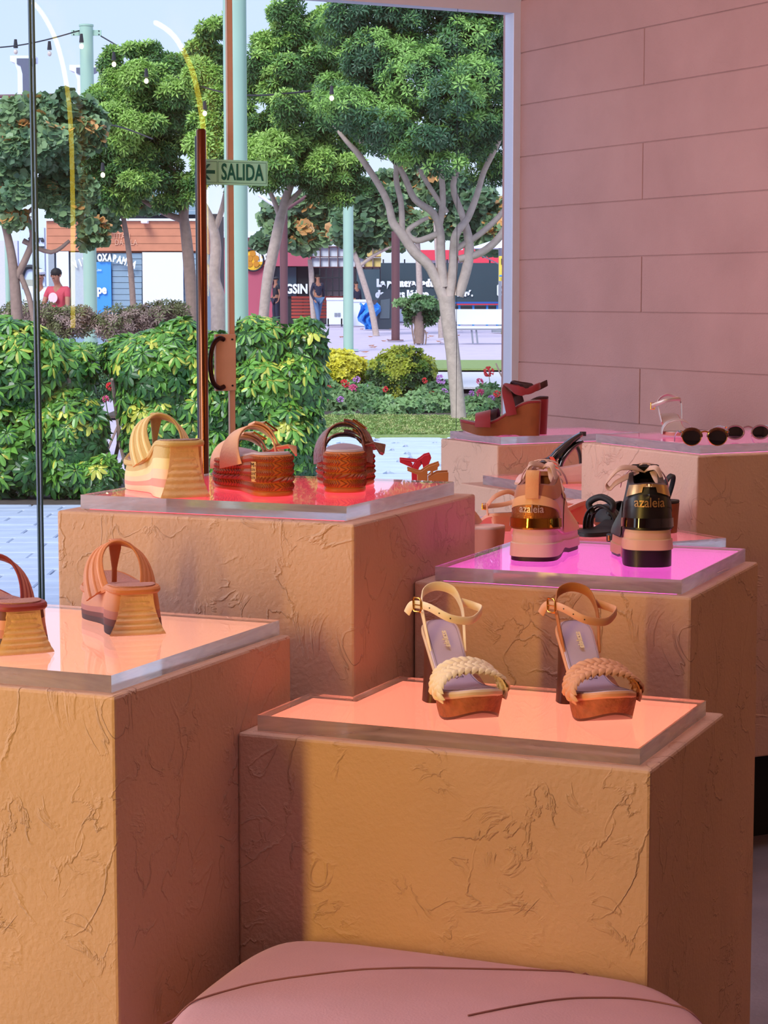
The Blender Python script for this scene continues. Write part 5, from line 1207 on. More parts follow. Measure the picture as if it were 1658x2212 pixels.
# fourth, between the slim pole and the handle
tree('broad tree with forked trunk in front of the slatted roof', (410, 690), 31.0,
     [[(416, 700, 26), (412, 620, 26), (404, 530, 24), (398, 480, 22), (392, 450, 18), (372, 420, 14), (345, 380, 11), (330, 350, 9)], [(398, 476, 16), (360, 462, 13), (320, 440, 10), (290, 420, 8)], [(400, 470, 14), (400, 420, 12), (375, 370, 10), (350, 330, 8)]],
     [(300, 230, 30.5, 110, 110), (370, 220, 31, 100, 110), (240, 420, 30.8, 70, 60), (380, 400, 30.8, 60, 50), (260, 310, 30.6, 90, 80), (380, 300, 31, 90, 70), (240, 180, 31.4, 50, 70), (330, 130, 31, 60, 40), (310, 390, 30.4, 60, 40)],
     11500, 0.105, 'narrow', LM, M_bark2, tip=0.40)
# sea grape at the far left: round leaves
tree('round-leaved tree at the left edge of the photo', (40, 690), 26.0,
     [[(38, 720, 26), (34, 640, 24), (26, 560, 20), (14, 500, 16), (0, 450, 14)], [(36, 600, 16), (70, 520, 14), (60, 470, 10)], [(75, 700, 14), (62, 640, 12), (42, 590, 12)], [(50, 520, 12), (110, 545, 9), (150, 520, 7)], [(60, 460, 9), (100, 420, 8), (130, 380, 6)]],
     [(40, 300, 25.5, 80, 90), (110, 340, 26, 70, 100), (30, 420, 25.8, 70, 60), (150, 430, 26, 50, 70), (190, 500, 26, 40, 30), (100, 230, 26.2, 60, 40), (170, 280, 26.4, 50, 70)],
     3600, 0.13, 'round', LR, M_bark2, tip=0.07)
tree('round-leaved tree beyond the slim mint pole', (250, 620), 36.0,
     [[(290, 700, 14), (280, 560, 12), (262, 450, 10), (240, 380, 8)]],
     [(240, 400, 35.5, 70, 60), (290, 440, 36, 50, 30), (190, 380, 36, 40, 50), (215, 470, 36, 40, 30)],
     1500, 0.17, 'round', LR, M_bark2, tip=0.07)
# round-leaved row further back
tree('thin round-leaved tree left of the slim far pole', (674, 700), 73.0, [[(678, 702, 12), (674, 640, 12), (672, 590, 12), (668, 560, 8)]],
     [(640, 470, 73, 70, 50), (600, 500, 74, 50, 40), (700, 480, 73, 60, 50), (650, 530, 72.5, 40, 25)], 1700, 0.36, 'round', LR, M_bark, tip=0.07)
tree('thin round-leaved tree right of the slim far pole', (806, 700), 59.0, [[(812, 722, 14), (800, 660, 13), (782, 600, 13), (768, 555, 12), (752, 520, 7)], [(776, 575, 8), (810, 550, 7), (850, 530, 5)]],
     [(790, 440, 59, 70, 60), (840, 480, 59, 60, 50), (760, 500, 59, 50, 40), (880, 400, 60, 60, 50)], 2200, 0.30, 'round', LR, M_bark, tip=0.07)
tree('round-leaved tree behind the main tree', (905, 700), 70.0, [[(908, 700, 14), (905, 600, 13), (900, 500, 10)]],
     [(1040, 470, 70, 70, 60), (980, 430, 70, 80, 50), (920, 490, 70, 50, 40), (1080, 500, 69, 40, 40)], 2000, 0.36, 'round', LR, M_bark, tip=0.07)
tree('bare pale trunk standing right of the vine stump', (950, 690), 55.6, [[(952, 730, 12), (950, 640, 11), (945, 560, 11), (940, 480, 9)]], [(945, 400, 55.6, 40, 40)], 250, 0.3, 'round', LR, M_bark, tip=0.07)
# vine-covered stump
tree('stump wrapped in thin bare vines on the plaza', (905, 735), 50.7, [[(905, 742, 20), (905, 690, 22), (903, 655, 16)]] + [[(895 + k * 3 + 4 * math.sin(k), 744, 3), (890 + k * 4, 715, 3), (898 + 3 * ((k * 5) % 7 - 3), 690, 3), (885 + k * 5, 660, 2), (878 + k * 7, 645, 2)] for k in range(8)],
     [(905, 655, 50.7, 45, 14), (880, 680, 50.7, 14, 22), (930, 680, 50.7, 16, 20)], 420, 0.13, 'small', LF, M_bark2, name='vine_stump', cat='plant', group=None, tip=0.2, shell=0.9)
# ------------------------------------------------------------------ hedge plants by the shop (variegated umbrella leaves)
def rosette_mesh(mats, name='leaf_cluster'):
    out = []
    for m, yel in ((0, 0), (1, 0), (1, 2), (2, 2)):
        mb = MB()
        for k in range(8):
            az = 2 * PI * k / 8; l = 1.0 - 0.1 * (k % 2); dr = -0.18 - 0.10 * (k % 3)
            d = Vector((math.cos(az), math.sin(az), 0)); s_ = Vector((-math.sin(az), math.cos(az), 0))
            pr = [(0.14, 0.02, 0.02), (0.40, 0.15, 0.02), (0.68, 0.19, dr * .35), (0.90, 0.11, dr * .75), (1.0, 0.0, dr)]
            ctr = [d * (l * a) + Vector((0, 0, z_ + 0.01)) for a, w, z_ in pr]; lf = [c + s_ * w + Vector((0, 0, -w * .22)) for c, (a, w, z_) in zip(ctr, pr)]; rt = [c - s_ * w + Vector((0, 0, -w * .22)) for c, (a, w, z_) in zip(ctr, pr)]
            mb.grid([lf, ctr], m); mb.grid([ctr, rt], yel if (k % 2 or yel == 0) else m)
        mb.tube([(0, 0, 0.02), (0, 0, -0.5), (0.06, 0, -1.0)], 0.02, 4, 0)
        o = mb.build(name, mats, None, smooth=False); out.append(o.data); bpy.data.objects.remove(o)
    return out
ROS = rosette_mesh(LV)
def hedge_plant(label, base_px, d, blobs, n_ros, n_fol, size=0.092, stems=4):
    b = at(base_px[0], base_px[1], d); b.z = 0.02
    t = thing('umbrella_shrub', label, 'shrub', b, 0, 'variegated hedge shrubs in front of the shop')
    bl = [blob_px(*q) for q in blobs]
    p, dd, r = blob_points(bl, n_ros * 8, 0.10)
    keep = [i for i in range(len(p)) if dd[i][1] < 0.25 and p[i][2] > 0.12]
    ok = []
    for i in keep:                      # only clusters on the outside of the plant
        if all(sum(((p[i][k] - c[k]) / q) ** 2 for k, q in enumerate((rx, ry, rz))) > 0.72 for c, rx, ry, rz in bl): ok.append(i)
    n_ros = int(n_ros * 1.7)
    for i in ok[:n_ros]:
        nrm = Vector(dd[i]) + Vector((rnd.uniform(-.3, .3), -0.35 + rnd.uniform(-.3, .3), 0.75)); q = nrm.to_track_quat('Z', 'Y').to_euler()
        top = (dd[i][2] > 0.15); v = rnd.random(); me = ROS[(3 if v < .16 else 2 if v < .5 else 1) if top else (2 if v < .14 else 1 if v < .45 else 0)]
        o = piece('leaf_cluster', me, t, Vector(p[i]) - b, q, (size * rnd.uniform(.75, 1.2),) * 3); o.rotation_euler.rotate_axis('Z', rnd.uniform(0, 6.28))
    inner = [(c, rx * .96, ry * .9, rz * .96) for c, rx, ry, rz in bl]
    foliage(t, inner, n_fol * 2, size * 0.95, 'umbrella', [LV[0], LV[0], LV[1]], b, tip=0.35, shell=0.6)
    mb = MB()
    for k in range(stems):
        c = bl[k % len(bl)][0]; x = rnd.uniform(-.25, .25)
        mb.tube(smooth_path([Vector((x * .7 + (c.x - b.x) * .3, 0.05 * (k % 3), 0)), Vector(((c.x - b.x) * .6 + x, 0.02, 0.35)), Vector(((c.x - b.x) + x * .5, c.y - b.y, 0.8))], 4), 0.014, 6)
    mb.build('stem', M_bark2, t, smooth=True)
    return t
DH = 13.6
hedge_plant('big umbrella-leaved shrub left of the pane joint', (40, 1085), DH, [(20, 790, DH, 120, 105), (30, 960, DH, 110, 120), (-60, 860, DH, 90, 150)], 120, 900)
hedge_plant('umbrella-leaved shrub between the pane joint and the slim mint pole', (150, 1080), DH + .2, [(140, 800, DH + .2, 68, 60), (150, 930, DH, 80, 90), (160, 1020, DH, 76, 60), (215, 1025, DH - .1, 40, 44)], 110, 800)
hedge_plant('tall umbrella-leaved shrub left of the door handle', (350, 1060), DH, [(270, 770, DH + .2, 50, 40), (340, 800, DH, 90, 90), (390, 730, DH + .1, 55, 40), (340, 930, DH, 75, 120), (300, 860, DH, 44, 60), (410, 880, DH, 60, 140)], 150, 1100)
hedge_plant('umbrella-leaved shrub behind the lock plate', (470, 1060), DH + .1, [(455, 770, DH + .1, 55, 55), (470, 880, DH, 50, 100), (455, 990, DH, 60, 90)], 80, 700)
hedge_plant('umbrella-leaved shrub right of the lock plate with a bright top', (560, 1060), DH - .1, [(555, 745, DH, 60, 58), (560, 850, DH - .1, 70, 80), (600, 950, DH - .1, 70, 100), (560, 1010, DH, 70, 70)], 110, 900)
hedge_plant('umbrella-leaved shrub at the right end of the hedge', (640, 1060), DH, [(662, 740, DH, 38, 50), (640, 820, DH, 60, 70), (645, 930, DH, 50, 120), (625, 1020, DH, 40, 60)], 90, 700)
# ------------------------------------------------------------------ bed plants
def shrub(name, label, base_px, d, blobs, n, size, kind, mats, tip, group=None, cat='shrub', stem=True, shell=0.3):
    b = at(base_px[0], base_px[1], d); b.z = gz(d); t = thing(name, label, cat, b, 0, group)
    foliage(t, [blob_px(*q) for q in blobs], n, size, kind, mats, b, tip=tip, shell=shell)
    if stem:
        mb = MB()
        for k in range(4): mb.tube(smooth_path([Vector((0.02 * k, 0, 0)), Vector((0.08 * (k - 1.5), 0.03, 0.15)), Vector((0.14 * (k - 1.5), 0.05, 0.35))], 3), 0.012, 5)
        mb.build('stem', M_bark2, t)
    return t
shrub('round_bush', 'clipped round green bush with yellow tips in the flower bed', (868, 880), 25.0, [(868, 815, 25, 72, 64), (868, 850, 25, 66, 50)], 3600, 0.055, 'small', LB, 0.42, 'clipped bushes in the flower bed')
shrub('round_bush', 'golden yellow bush left of the larger round bush', (732, 850), 25.5, [(728, 800, 25.5, 58, 42), (700, 810, 25.5, 40, 34), (760, 805, 25.6, 36, 34)], 2400, 0.06, 'small', LY, 0.45, 'clipped bushes in the flower bed')
shrub('round_bush', 'golden yellow bush cut by the window frame at the right', (1102, 745), 30.0, [(1106, 715, 30, 18, 26)], 500, 0.06, 'small', LY, 0.5, 'clipped bushes in the flower bed')
shrub('dark_shrub', 'soft blue-green shrub behind the gap in the hedge', (210, 860), 17.5, [(205, 810, 17.5, 55, 60), (190, 770, 17.6, 40, 26)], 1800, 0.05, 'narrow', LD, 0.1)
for lab, x, y, w in (('dry reddish shrub beyond the hedge at the far left', 60, 680, 70), ('dry mauve-brown shrub behind the slim mint pole', 150, 690, 60), ('dry bare shrub in front of the blue kiosk panel', 265, 690, 70), ('dry flowering shrub in front of the white board', 350, 680, 60)):
    shrub('dry_shrub', lab, (x, 735), 29.5, [(x, y + 5, 29.5, w, 34), (x - 30, y + 15, 29.5, w * .6, 30), (x + 28, y - 5, 29.5, w * .5, 24)], 760, 0.085, 'narrow', LG, 0.3, 'dry shrubs beyond the hedge', shell=0.9)
geo = thing('geranium_bed', 'low geranium foliage covering the flower bed', 'plants', (at(850, 880, 24).x, 24.0, 0.02)); geo['kind'] = 'stuff'
foliage(geo, [blob_px(x, y, d, w, h, w) for x, y, d, w, h in ((700, 880, 24.4, 60, 34), (770, 870, 24.6, 70, 40), (850, 890, 23.8, 70, 30), (930, 880, 24, 60, 38), (940, 850, 24.8, 50, 30), (1030, 890, 24, 50, 30), (1070, 870, 24.4, 60, 40), (690, 920, 23.6, 50, 18), (740, 915, 23.6, 50, 22), (820, 915, 23.4, 60, 16), (1040, 915, 23.2, 50, 20), (690, 850, 25, 40, 40))], 5200, 0.075, 'small', LF, (geo.location.x, 24.0, 0.02), tip=0.3, shell=0.9)
M_fr = [mat('petal_red', (240, 78, 82), 0.6), mat('petal_pink', (240, 116, 164), 0.6), mat('petal_lilac', (216, 160, 222), 0.6)]
M_stemg = mat('flower_stem', (96, 130, 72), 0.7)
FL = [(678, 805, 0), (745, 828, 0), (709, 838, 0), (762, 838, 1), (703, 860, 1), (735, 863, 2), (770, 820, 2), (812, 892, 0), (842, 895, 0), (933, 850, 0), (917, 822, 0), (832, 841, 0), (952, 820, 2), (960, 846, 2), (1018, 850, 2), (1037, 848, 1), (1073, 851, 0), (1028, 872, 1), (1055, 803, 0), (1060, 862, 2), (1093, 868, 1), (240, 835, 0), (228, 862, 1), (152, 906, 0), (262, 890, 0), (1036, 824, 1), (864, 882, 0)]
fm = []
for k in range(3):
    mb = MB(); rr = random.Random(k)
    for j in range(26):
        v = Vector((rr.gauss(0, 1), rr.gauss(0, 1), rr.gauss(0, 1) + 0.3)).normalized()
        a = v.orthogonal().normalized(); b = v.cross(a)
        mb.add([v * .55, v + a * .32, v * 1.12 + b * .32, v - a * .32, v * .95 - b * .32], [(0, 1, 2), (0, 2, 3), (0, 3, 4), (0, 4, 1)])
    o = mb.build('petals', M_fr[k]); fm.append(o.data); bpy.data.objects.remove(o)
nmcol = ('red', 'pink', 'lilac')
def flabel(x, y, k):
    c = nmcol[k]
    if x < 400: return c + ' geranium flower head in the gap of the hedge, ' + ('upper one' if y < 850 else 'middle one' if y < 880 else 'beside the pane joint' if x < 200 else 'low one')
    if x < 790: return c + ' geranium flower head before the golden bush' + (', low' if y > 850 else ', high')
    if x < 970: return c + ' geranium flower head before the large round bush' + (', low' if y > 860 else ', high')
    return c + ' geranium flower head right of the main tree trunk' + (', low' if y > 858 else ', high' if y < 830 else ', midway')
LABS = {}
for f_ in sorted(FL): LABS.setdefault(flabel(*f_), []).append(f_)
def uniq(x, y, k):
    L_ = LABS[flabel(x, y, k)]
    if len(L_) == 1: return flabel(x, y, k)
    i = L_.index((x, y, k)); w = 'leftmost' if i == 0 else 'rightmost' if i == len(L_) - 1 else 'second from the left'
    return flabel(x, y, k) + ', ' + w
for x, y, k in FL:
    d = 24.0 if x > 400 else 14.5; p = at(x, y, d); q = thing('geranium_flower', uniq(x, y, k), 'flower', (p.x, p.y, p.z), 0, '%s geranium flowers outside' % nmcol[k])
    s_ = (0.05 if x > 400 else 0.035) * rnd.uniform(.7, 1.25); piece('petals', fm[k], q, (0, 0, 0), (rnd.random(), rnd.random(), rnd.random() * 6), (s_, s_, s_ * .8))
    MB().tube([(0, 0, -s_ * .3), (0.02, 0.02, -0.16), (0.03, 0.03, -0.34 if x > 400 else -0.25)], 0.004, 5).build('stalk', M_stemg, q)
# grass blades on the lawn strip near the kerb
gb = 9000; gp = np.stack([nrs.uniform(-2.5, 3.2, gb), nrs.uniform(20.0, 23.2, gb), np.full(gb, 0.02)], 1)
g_ = thing('lawn_grass', 'short pale grass strip in front of the flower bed', 'grass', (0.3, 21.5, 0.02)); g_['kind'] = 'stuff'
scatter_foliage('grass_blades', g_, gp, np.tile([[0, 0, 1.]], (gb, 1)) + nrs.normal(size=(gb, 3)) * .25, 0.045, 'narrow', [leafmat('grass_a', (128, 158, 82)), leafmat('grass_b', (168, 186, 112)), leafmat('grass_c', (176, 178, 116))], nrs.randint(0, 3, gb), (0.3, 21.5, 0.02))
# =================================================================== POLES, KIOSKS, PEOPLE
M_mint = mat('mint_painted_pole', (160, 192, 174), 0.45, var=0.04, vscale=3)
M_brownp = mat('brown_painted_post', (104, 66, 70), 0.6, var=0.08)
M_whitew = mat('white_wall_paint', (222, 228, 242), 0.6, var=0.03)
M_pinkw = mat('dusty_rose_wall', (178, 84, 104), 0.8, var=0.04, vscale=2)
M_dark = mat('charcoal_surface', (30, 34, 44), 0.6)
M_blue = mat('poster_blue', (62, 146, 220), 0.5, var=0.02); M_bluegrey = mat('blue_grey_slats', (132, 156, 172), 0.6, var=0.04)
M_timber = mat('orange_timber', (196, 126, 94), 0.6, var=0.10, vscale=6)
M_lampw = mat('white_lamp_housing', (236, 236, 240), 0.4)
M_wire = mat('black_cable', (38, 36, 42), 0.6)
def gbase(x, d): p = at(x, HORIZ, d); return Vector((p.x, p.y, gz(d)))
def px(d): return d / FPX
def pole(name, label, x, d, wpx, ytop, m, group=None, n=20):
    b = gbase(x, d); t = thing(name, label, 'pole', b, 0, group); top = at(x, ytop, d).z - b.z; r = wpx * px(d) / 2
    MB().tube([(0, 0, 0), (0, 0, top)], r, n).build('shaft', m, t, smooth=True, sharp=60)
    MB().prism([Vector((a * r * 1.9, c * r * 1.9, 0)) for a, c in ((-1, -1), (1, -1), (1, 1), (-1, 1))], 0, 0.02).build('base_plate', m, t)
    return t, top, r
G_ = 'mint painted poles outside'
pA, tA, rA = pole('lamp_pole', 'slim mint painted pole with cable clamps in front of the kiosk', 195, 36.0, 29, 57, M_mint, G_)
MB().tube([(0, 0, tA), (0, 0, tA + 0.03)], rA * 1.08, 20).build('pole_cap', M_mint, pA)
for sx_ in (-1, 1):
    br = MB().box((sx_ * (rA + 0.07), 0, tA - 0.11), (0.15, 0.012, 0.10)).build('cable_bracket', M_mint, pA, bevel=0.004)
    for q in (-.03, .03): MB().tube([(sx_ * (rA + 0.10), -0.008, tA - 0.11 + q), (sx_ * (rA + 0.10), -0.014, tA - 0.11 + q)], 0.012, 8).build('bolt', M_dark, br)
MB().box((-(rA + 0.05), 0, tA - 2.02), (0.10, 0.012, 0.11)).build('cable_bracket', M_mint, pA)
pole('lamp_pole', 'thick mint painted pole behind the exit sign', 511, 22.0, 50, -120, M_mint, G_, 28)
pole('lamp_pole', 'far mint painted pole left of the main tree', 752, 46.0, 22, 330, M_mint, G_)
q, tq, rq = pole('lamp_pole', 'thin pale pole carrying a grey box at the left edge', 18, 30.0, 12, 392, M_mint, G_)
MB().box((-0.02, -0.05, tq - 0.24), (0.27, 0.06, 0.48)).build('sign_box', mat('grey_lilac_box', (196, 188, 204), 0.5), q, bevel=0.02)
pv, tv, rv = pole('brown_post', 'brown steel post with two angled light bars behind the leaning tree', 613, 65.0, 17, 455, M_brownp, 'brown steel posts')
for sx_ in (-1, 1):
    MB().ribbon([(0, 0, tv - 0.02), (sx_ * 0.78, 0, tv + 0.48)], 0.16, 0.10, (0, 1, 0)).build('light_bar', M_lampw if sx_ < 0 else M_brownp, pv)
pole('brown_post', 'brown steel post left of the vine stump', 854, 53.5, 18, 500, M_brownp, 'brown steel posts')
# festoon cables and bulbs
M_bulb = glow('lit_bulb', (1.0, 0.72, 0.38), 9.0); M_bulbo = mat('unlit_bulb', (216, 200, 190), 0.2)
BR = 4.6
def festoon(label, pts, bulbs, group='festoon cables'):
    P_ = [at(x, y, d) for x, y, d in pts]; o = P_[0]; t = thing('festoon_cable', label, 'cable', o, 0, group)
    MB().tube(smooth_path([p - o for p in P_], 8), 0.012, 6).build('cable', M_wire, t)
    for x, y, d, lit in bulbs:
        c = at(x, y, d) - o; k = px(d)
        MB().tube([c + Vector((0, 0, 26 * k)), c + Vector((0, 0, 8 * k))], [3 * k, 5 * k], 8).build('bulb_socket', M_wire, t)
        MB().ball(c, BR * k, 12, sc=(1, 1, 1.2)).build('bulb', M_bulb if lit else M_bulbo, t, smooth=True)
festoon('festoon cable with bulbs running left from the slim mint pole', [(172, 66, 36), (100, 86, 35), (40, 98, 34), (-20, 104, 33)], [(107, 116, 35, 0), (34, 112, 34, 0), (176, 100, 35.6, 1)])
festoon('festoon cable with lit bulbs running right from the slim mint pole into the trees', [(218, 78, 36), (300, 125, 33), (390, 170, 30), (520, 205, 27), (715, 190, 25), (900, 150, 24)], [(246, 139, 28.5, 1), (316, 175, 28.2, 1), (442, 245, 27.0, 1), (716, 212, 21.0, 1)])
festoon('lower festoon cable with two warm bulbs beside the slim mint pole', [(172, 305, 36), (230, 270, 30), (330, 300, 29)], [(220, 303, 29.2, 1), (222, 378, 29.2, 1)])
# panel helper: box through photo pixels at depth d
def slab_px(mb, x0, y0, x1, y1, d, th=0.1, off=Vector((0, 0, 0)), mi=0, flr=None):
    a = at(x0, y0, d); b = at(x1, y1, d); z1 = a.z; z0 = b.z if flr is None else flr
    return mb.add([Vector(v) - off for v in ((a.x, d, z0), (b.x, d, z0), (b.x, d + th, z0), (a.x, d + th, z0), (a.x, d, z1), (b.x, d, z1), (b.x, d + th, z1), (a.x, d + th, z1))],
                  [(0, 3, 2, 1), (4, 5, 6, 7), (0, 1, 5, 4), (1, 2, 6, 5), (2, 3, 7, 6), (3, 0, 4, 7)], mi)
def text_px(s, x, y, d, hpx, m, parent, off, sx=1.0, bold=0.0, rot=0.0, name='lettering'):
    p = at(x, y, d) - off; M = Matrix.Translation(p) @ Matrix.Rotation(PI / 2, 4, 'X') @ Matrix.Rotation(rot, 4, 'Z')
    return lettering(s, hpx * px(d) / 0.73, m, parent, M, depth=0.004, bold=bold, sx=sx, name=name)
# timber kiosk
dK = 45.0; oK = gbase(270, dK); kio = thing('kiosk', 'timber fronted kiosk with blue panel, white board and arched white lettering', 'building', oK)
gK = gz(dK)
slab_px(MB(), 106, 545, 437, 545, dK + 0.15, 3.0, oK, flr=gK).build('wall', M_bluegrey, kio)
slab_px(MB(), 100, 474, 440, 546, dK + 0.12, 3.0, oK).build('fascia_backing', M_timber, kio)
for k in range(4): slab_px(MB(), 100, 478 + 16.2 * k, 438, 478 + 16.2 * k + 15.4, dK - 0.05, 0.16, oK).build('plank', M_timber, kio)
slab_px(MB(), 98, 472, 442, 477, dK - 0.12, 3.4, oK).build('roof_edge', M_whitew, kio)
for x in (228, 311):
    l_ = slab_px(MB(), x - 7, 476, x + 7, 482, dK - 0.4, 0.3, oK).build('spotlight', M_lampw, kio, bevel=0.01)
slab_px(MB(), 307, 545, 396, 668, dK - 0.1, 0.1, oK).build('white_board', M_whitew, kio)
slab_px(MB(), 309, 668, 394, 673, dK - 0.08, 0.1, oK).build('board_rail', M_dark, kio)
slab_px(MB(), 204, 566, 241, 690, dK - 0.06, 0.1, oK).build('blue_panel', M_blue, kio)
slab_px(MB(), 152, 545, 204, 690, dK - 0.04, 0.1, oK).build('grey_panel', mat('pale_grey_panel', (176, 186, 190), 0.5), kio)
slab_px(MB(), 104, 545, 119, 690, dK - 0.06, 0.14, oK).build('corner_post', mat('grey_post', (150, 158, 166), 0.6), kio)
slab_px(MB(), 121, 543, 150, 690, dK - 0.04, 0.1, oK).build('white_panel', M_whitew, kio)
for k in range(11):
    slab_px(MB(), 242, 547 + 12.8 * k, 306, 547 + 12.8 * k + 11.8, dK + 0.02, 0.12, oK).build('slat', M_bluegrey, kio)
for k in range(11):
    slab_px(MB(), 398, 547 + 12.8 * k, 436, 547 + 12.8 * k + 11.8, dK + 0.02, 0.12, oK).build('slat', M_bluegrey, kio)
slab_px(MB(), 276, 588, 289, 597, dK - 0.02, 0.02, oK).build('notice', M_whitew, kio)
M_wl = mat('white_lettering', (240, 244, 255), 0.5, var=0.0)
txt = 'VIVE OXAPAMPA'
for i, ch in enumerate(txt):
    if ch == ' ': continue
    f = i / (len(txt) - 1); x = 163 + 126 * f; y = 572 - 15 * math.sin(PI * f); text_px(ch, x, y, dK - 0.12, 15, M_wl, kio, oK, sx=0.62, bold=0.012, rot=-(f - 0.5) * 0.9 * -1 * -1)
text_px('tupe', 211, 626, dK - 0.1, 19, M_wl, kio, oK, sx=0.8, bold=0.012); text_px('Liso', 213, 583, dK - 0.1, 6, M_wl, kio, oK, sx=0.9)
M_fadel = mat('worn_lettering', (222, 166, 136), 0.6)
text_px('TITAN', 262, 510, dK - 0.07, 12, M_fadel, kio, oK, sx=0.8); text_px('DA VILA', 272, 524, dK - 0.07, 12, M_fadel, kio, oK, sx=0.8)
# slatted roof behind
dR = 52.0; oR = gbase(340, dR); rf = thing('slatted_pavilion', 'pavilion with a sloping blue-grey slatted roof behind the kiosk', 'building', oR)
slab_px(MB(), 225, 462, 470, 478, dR + 0.6, 2.0, oR, flr=gz(dR)).build('wall', M_dark, rf)
for k in range(9):
    f = k / 9; slab_px(MB(), 300 + 52 * (1 - f) * 0.6 - 20, 378 + 9.6 * k, 400 + 30 * f, 378 + 9.6 * k + 8.4, dR - 0.5 + 1.2 * (1 - f), 0.12, oR).build('slat', M_bluegrey, rf)
slab_px(MB(), 222, 463, 240, 476, dR - 0.6, 0.1, oR).build('blue_flag', M_blue, rf)
# pale banner kiosk at the left
dT = 48.0; oT = gbase(60, dT); bnr = thing('banner_stand', 'pale blue banner wall with dark lettering at the far left', 'banner', oT)
slab_px(MB(), 42, 492, 98, 660, dT, 0.2, oT, flr=gz(dT)).build('banner_panel', mat('pale_blue_banner', (206, 222, 250), 0.6), bnr)
slab_px(MB(), -8, 520, 40, 660, dT + .1, 0.2, oT, flr=gz(dT)).build('side_panel', mat('pale_lilac_panel', (206, 204, 224), 0.6), bnr)
text_px('terra', 78, 517, dT - 0.03, 13, M_dark, bnr, oT, sx=0.95, bold=0.006); slab_px(MB(), 68, 532, 96, 535, dT - 0.02, 0.02, oT).build('small_print', M_dark, bnr)
MB().tube(smooth_path([at(x, y, dT - 0.03) - oT for x, y in ((46, 600), (54, 580), (70, 577), (84, 588), (90, 604))], 5), 0.06, 6).build('printed_arc', M_dark, bnr)
slab_px(MB(), 46, 604, 90, 622, dT - 0.03, 0.02, oT).build('printed_strip', mat('printed_khaki', (176, 176, 160), 0.6), bnr)
# giant serif letters on a beam
dL = 50.0; oL = gbase(60, dL); sgn_ = thing('giant_letter_sign', 'two giant white-edged serif letter shapes over a brown beam at the upper left', 'sign', oL)
MB().tube([at(-30, 209, dL) - oL, at(165, 205, dL) - oL], 0.045, 8).build('beam', M_brownp, sgn_)
MB().tube([at(-28, 209, dL) - oL, Vector((at(-28, 209, dL).x, dL, gz(dL))) - oL], 0.07, 8).build('support_post', M_brownp, sgn_)
def bigI(cx, y0, y1, w):
    k = px(dL); c = at(cx, y0, dL) - oL; h = (y1 - y0) * k; W = w * k
    prof = [(-1, 0), (-1, -.10), (-.62, -.13), (-.42, -.28), (-.42, -1.0), (.42, -1.0), (.42, -.28), (.62, -.13), (1, -.10), (1, 0)]
    for nm, m, s_, dy in (('letter_side', M_whitew, 1.0, 0.0), ('letter_face', mat('letter_slate', (94, 98, 118), 0.6), 0.78, -0.03)):
        MB().plate([c + Vector((x * W / 2 * s_ + (0.10 if dy else 0), dy, (z * h) - (0.07 if dy else 0))) for x, z in prof], (0, 0.5 if not dy else 0.04, 0)).build(nm, m, sgn_)
bigI(48, 120, 236, 52); bigI(178, 140, 250, 56)
# rose building with gridded shopfront
dP = 78.0; oP = gbase(620, dP); gP = gz(dP); ros = thing('rose_building', 'dusty rose shop building with yellow emblem and dark doorway', 'building', oP)
slab_px(MB(), 436, 512, 588, 600, dP, 5, oP, flr=gP).build('wall', M_pinkw, ros)
slab_px(MB(), 586, 512, 672, 575, dP, 5, oP).build('wall', M_pinkw, ros)
slab_px(MB(), 430, 500, 680, 513, dP - 0.4, 5.4, oP).build('roof_edge', M_whitew, ros)
slab_px(MB(), 586, 575, 690, 600, dP + 0.6, 4, oP, flr=gP).build('dark_interior', M_dark, ros)
slab_px(MB(), 590, 577, 640, 640, dP + 0.5, 0.05, oP).build('window_print', mat('slate_glass', (60, 80, 98), 0.3), ros)
text_px('GSIN', 640, 625, dP + 0.4, 20, M_wl, ros, oP, sx=0.8, bold=0.02)
lg = MB(); c = at(546, 562, dP - 0.1) - oP; lg.tube([c, c + Vector((0, 0.08, 0))], 23 * px(dP), 24); em_ = lg.build('emblem', mat('emblem_yellow', (240, 186, 40), 0.5), ros)
for dx, dz in ((-7, 4), (7, 4), (-7, -8), (7, -8), (0, 14)):
    MB().tube([c + Vector((dx * px(dP), -0.03, dz * px(dP))), c + Vector((dx * px(dP), 0, dz * px(dP)))], 6.5 * px(dP), 12).build('emblem_cell', mat('emblem_ochre', (196, 128, 24), 0.5), em_)
MB().tube([c + Vector((math.cos(a) * 23 * px(dP), -0.02, math.sin(a) * 23 * px(dP))) for a in [2 * PI * k / 24 for k in range(25)]], 2 * px(dP), 6).build('emblem_ring', M_dark, em_)
text_px('EDO', 570, 555, dP - 0.1, 19, M_wl, ros, oP, sx=0.75, bold=0.04); text_px('SUSHI BAR', 566, 577, dP - 0.1, 6, M_dark, ros, oP, sx=0.9)
slab_px(MB(), 550, 572, 588, 573.5, dP - 0.1, 0.05, oP).build('emblem_rule', mat('emblem_yellow2', (226, 150, 60), 0.5), ros)
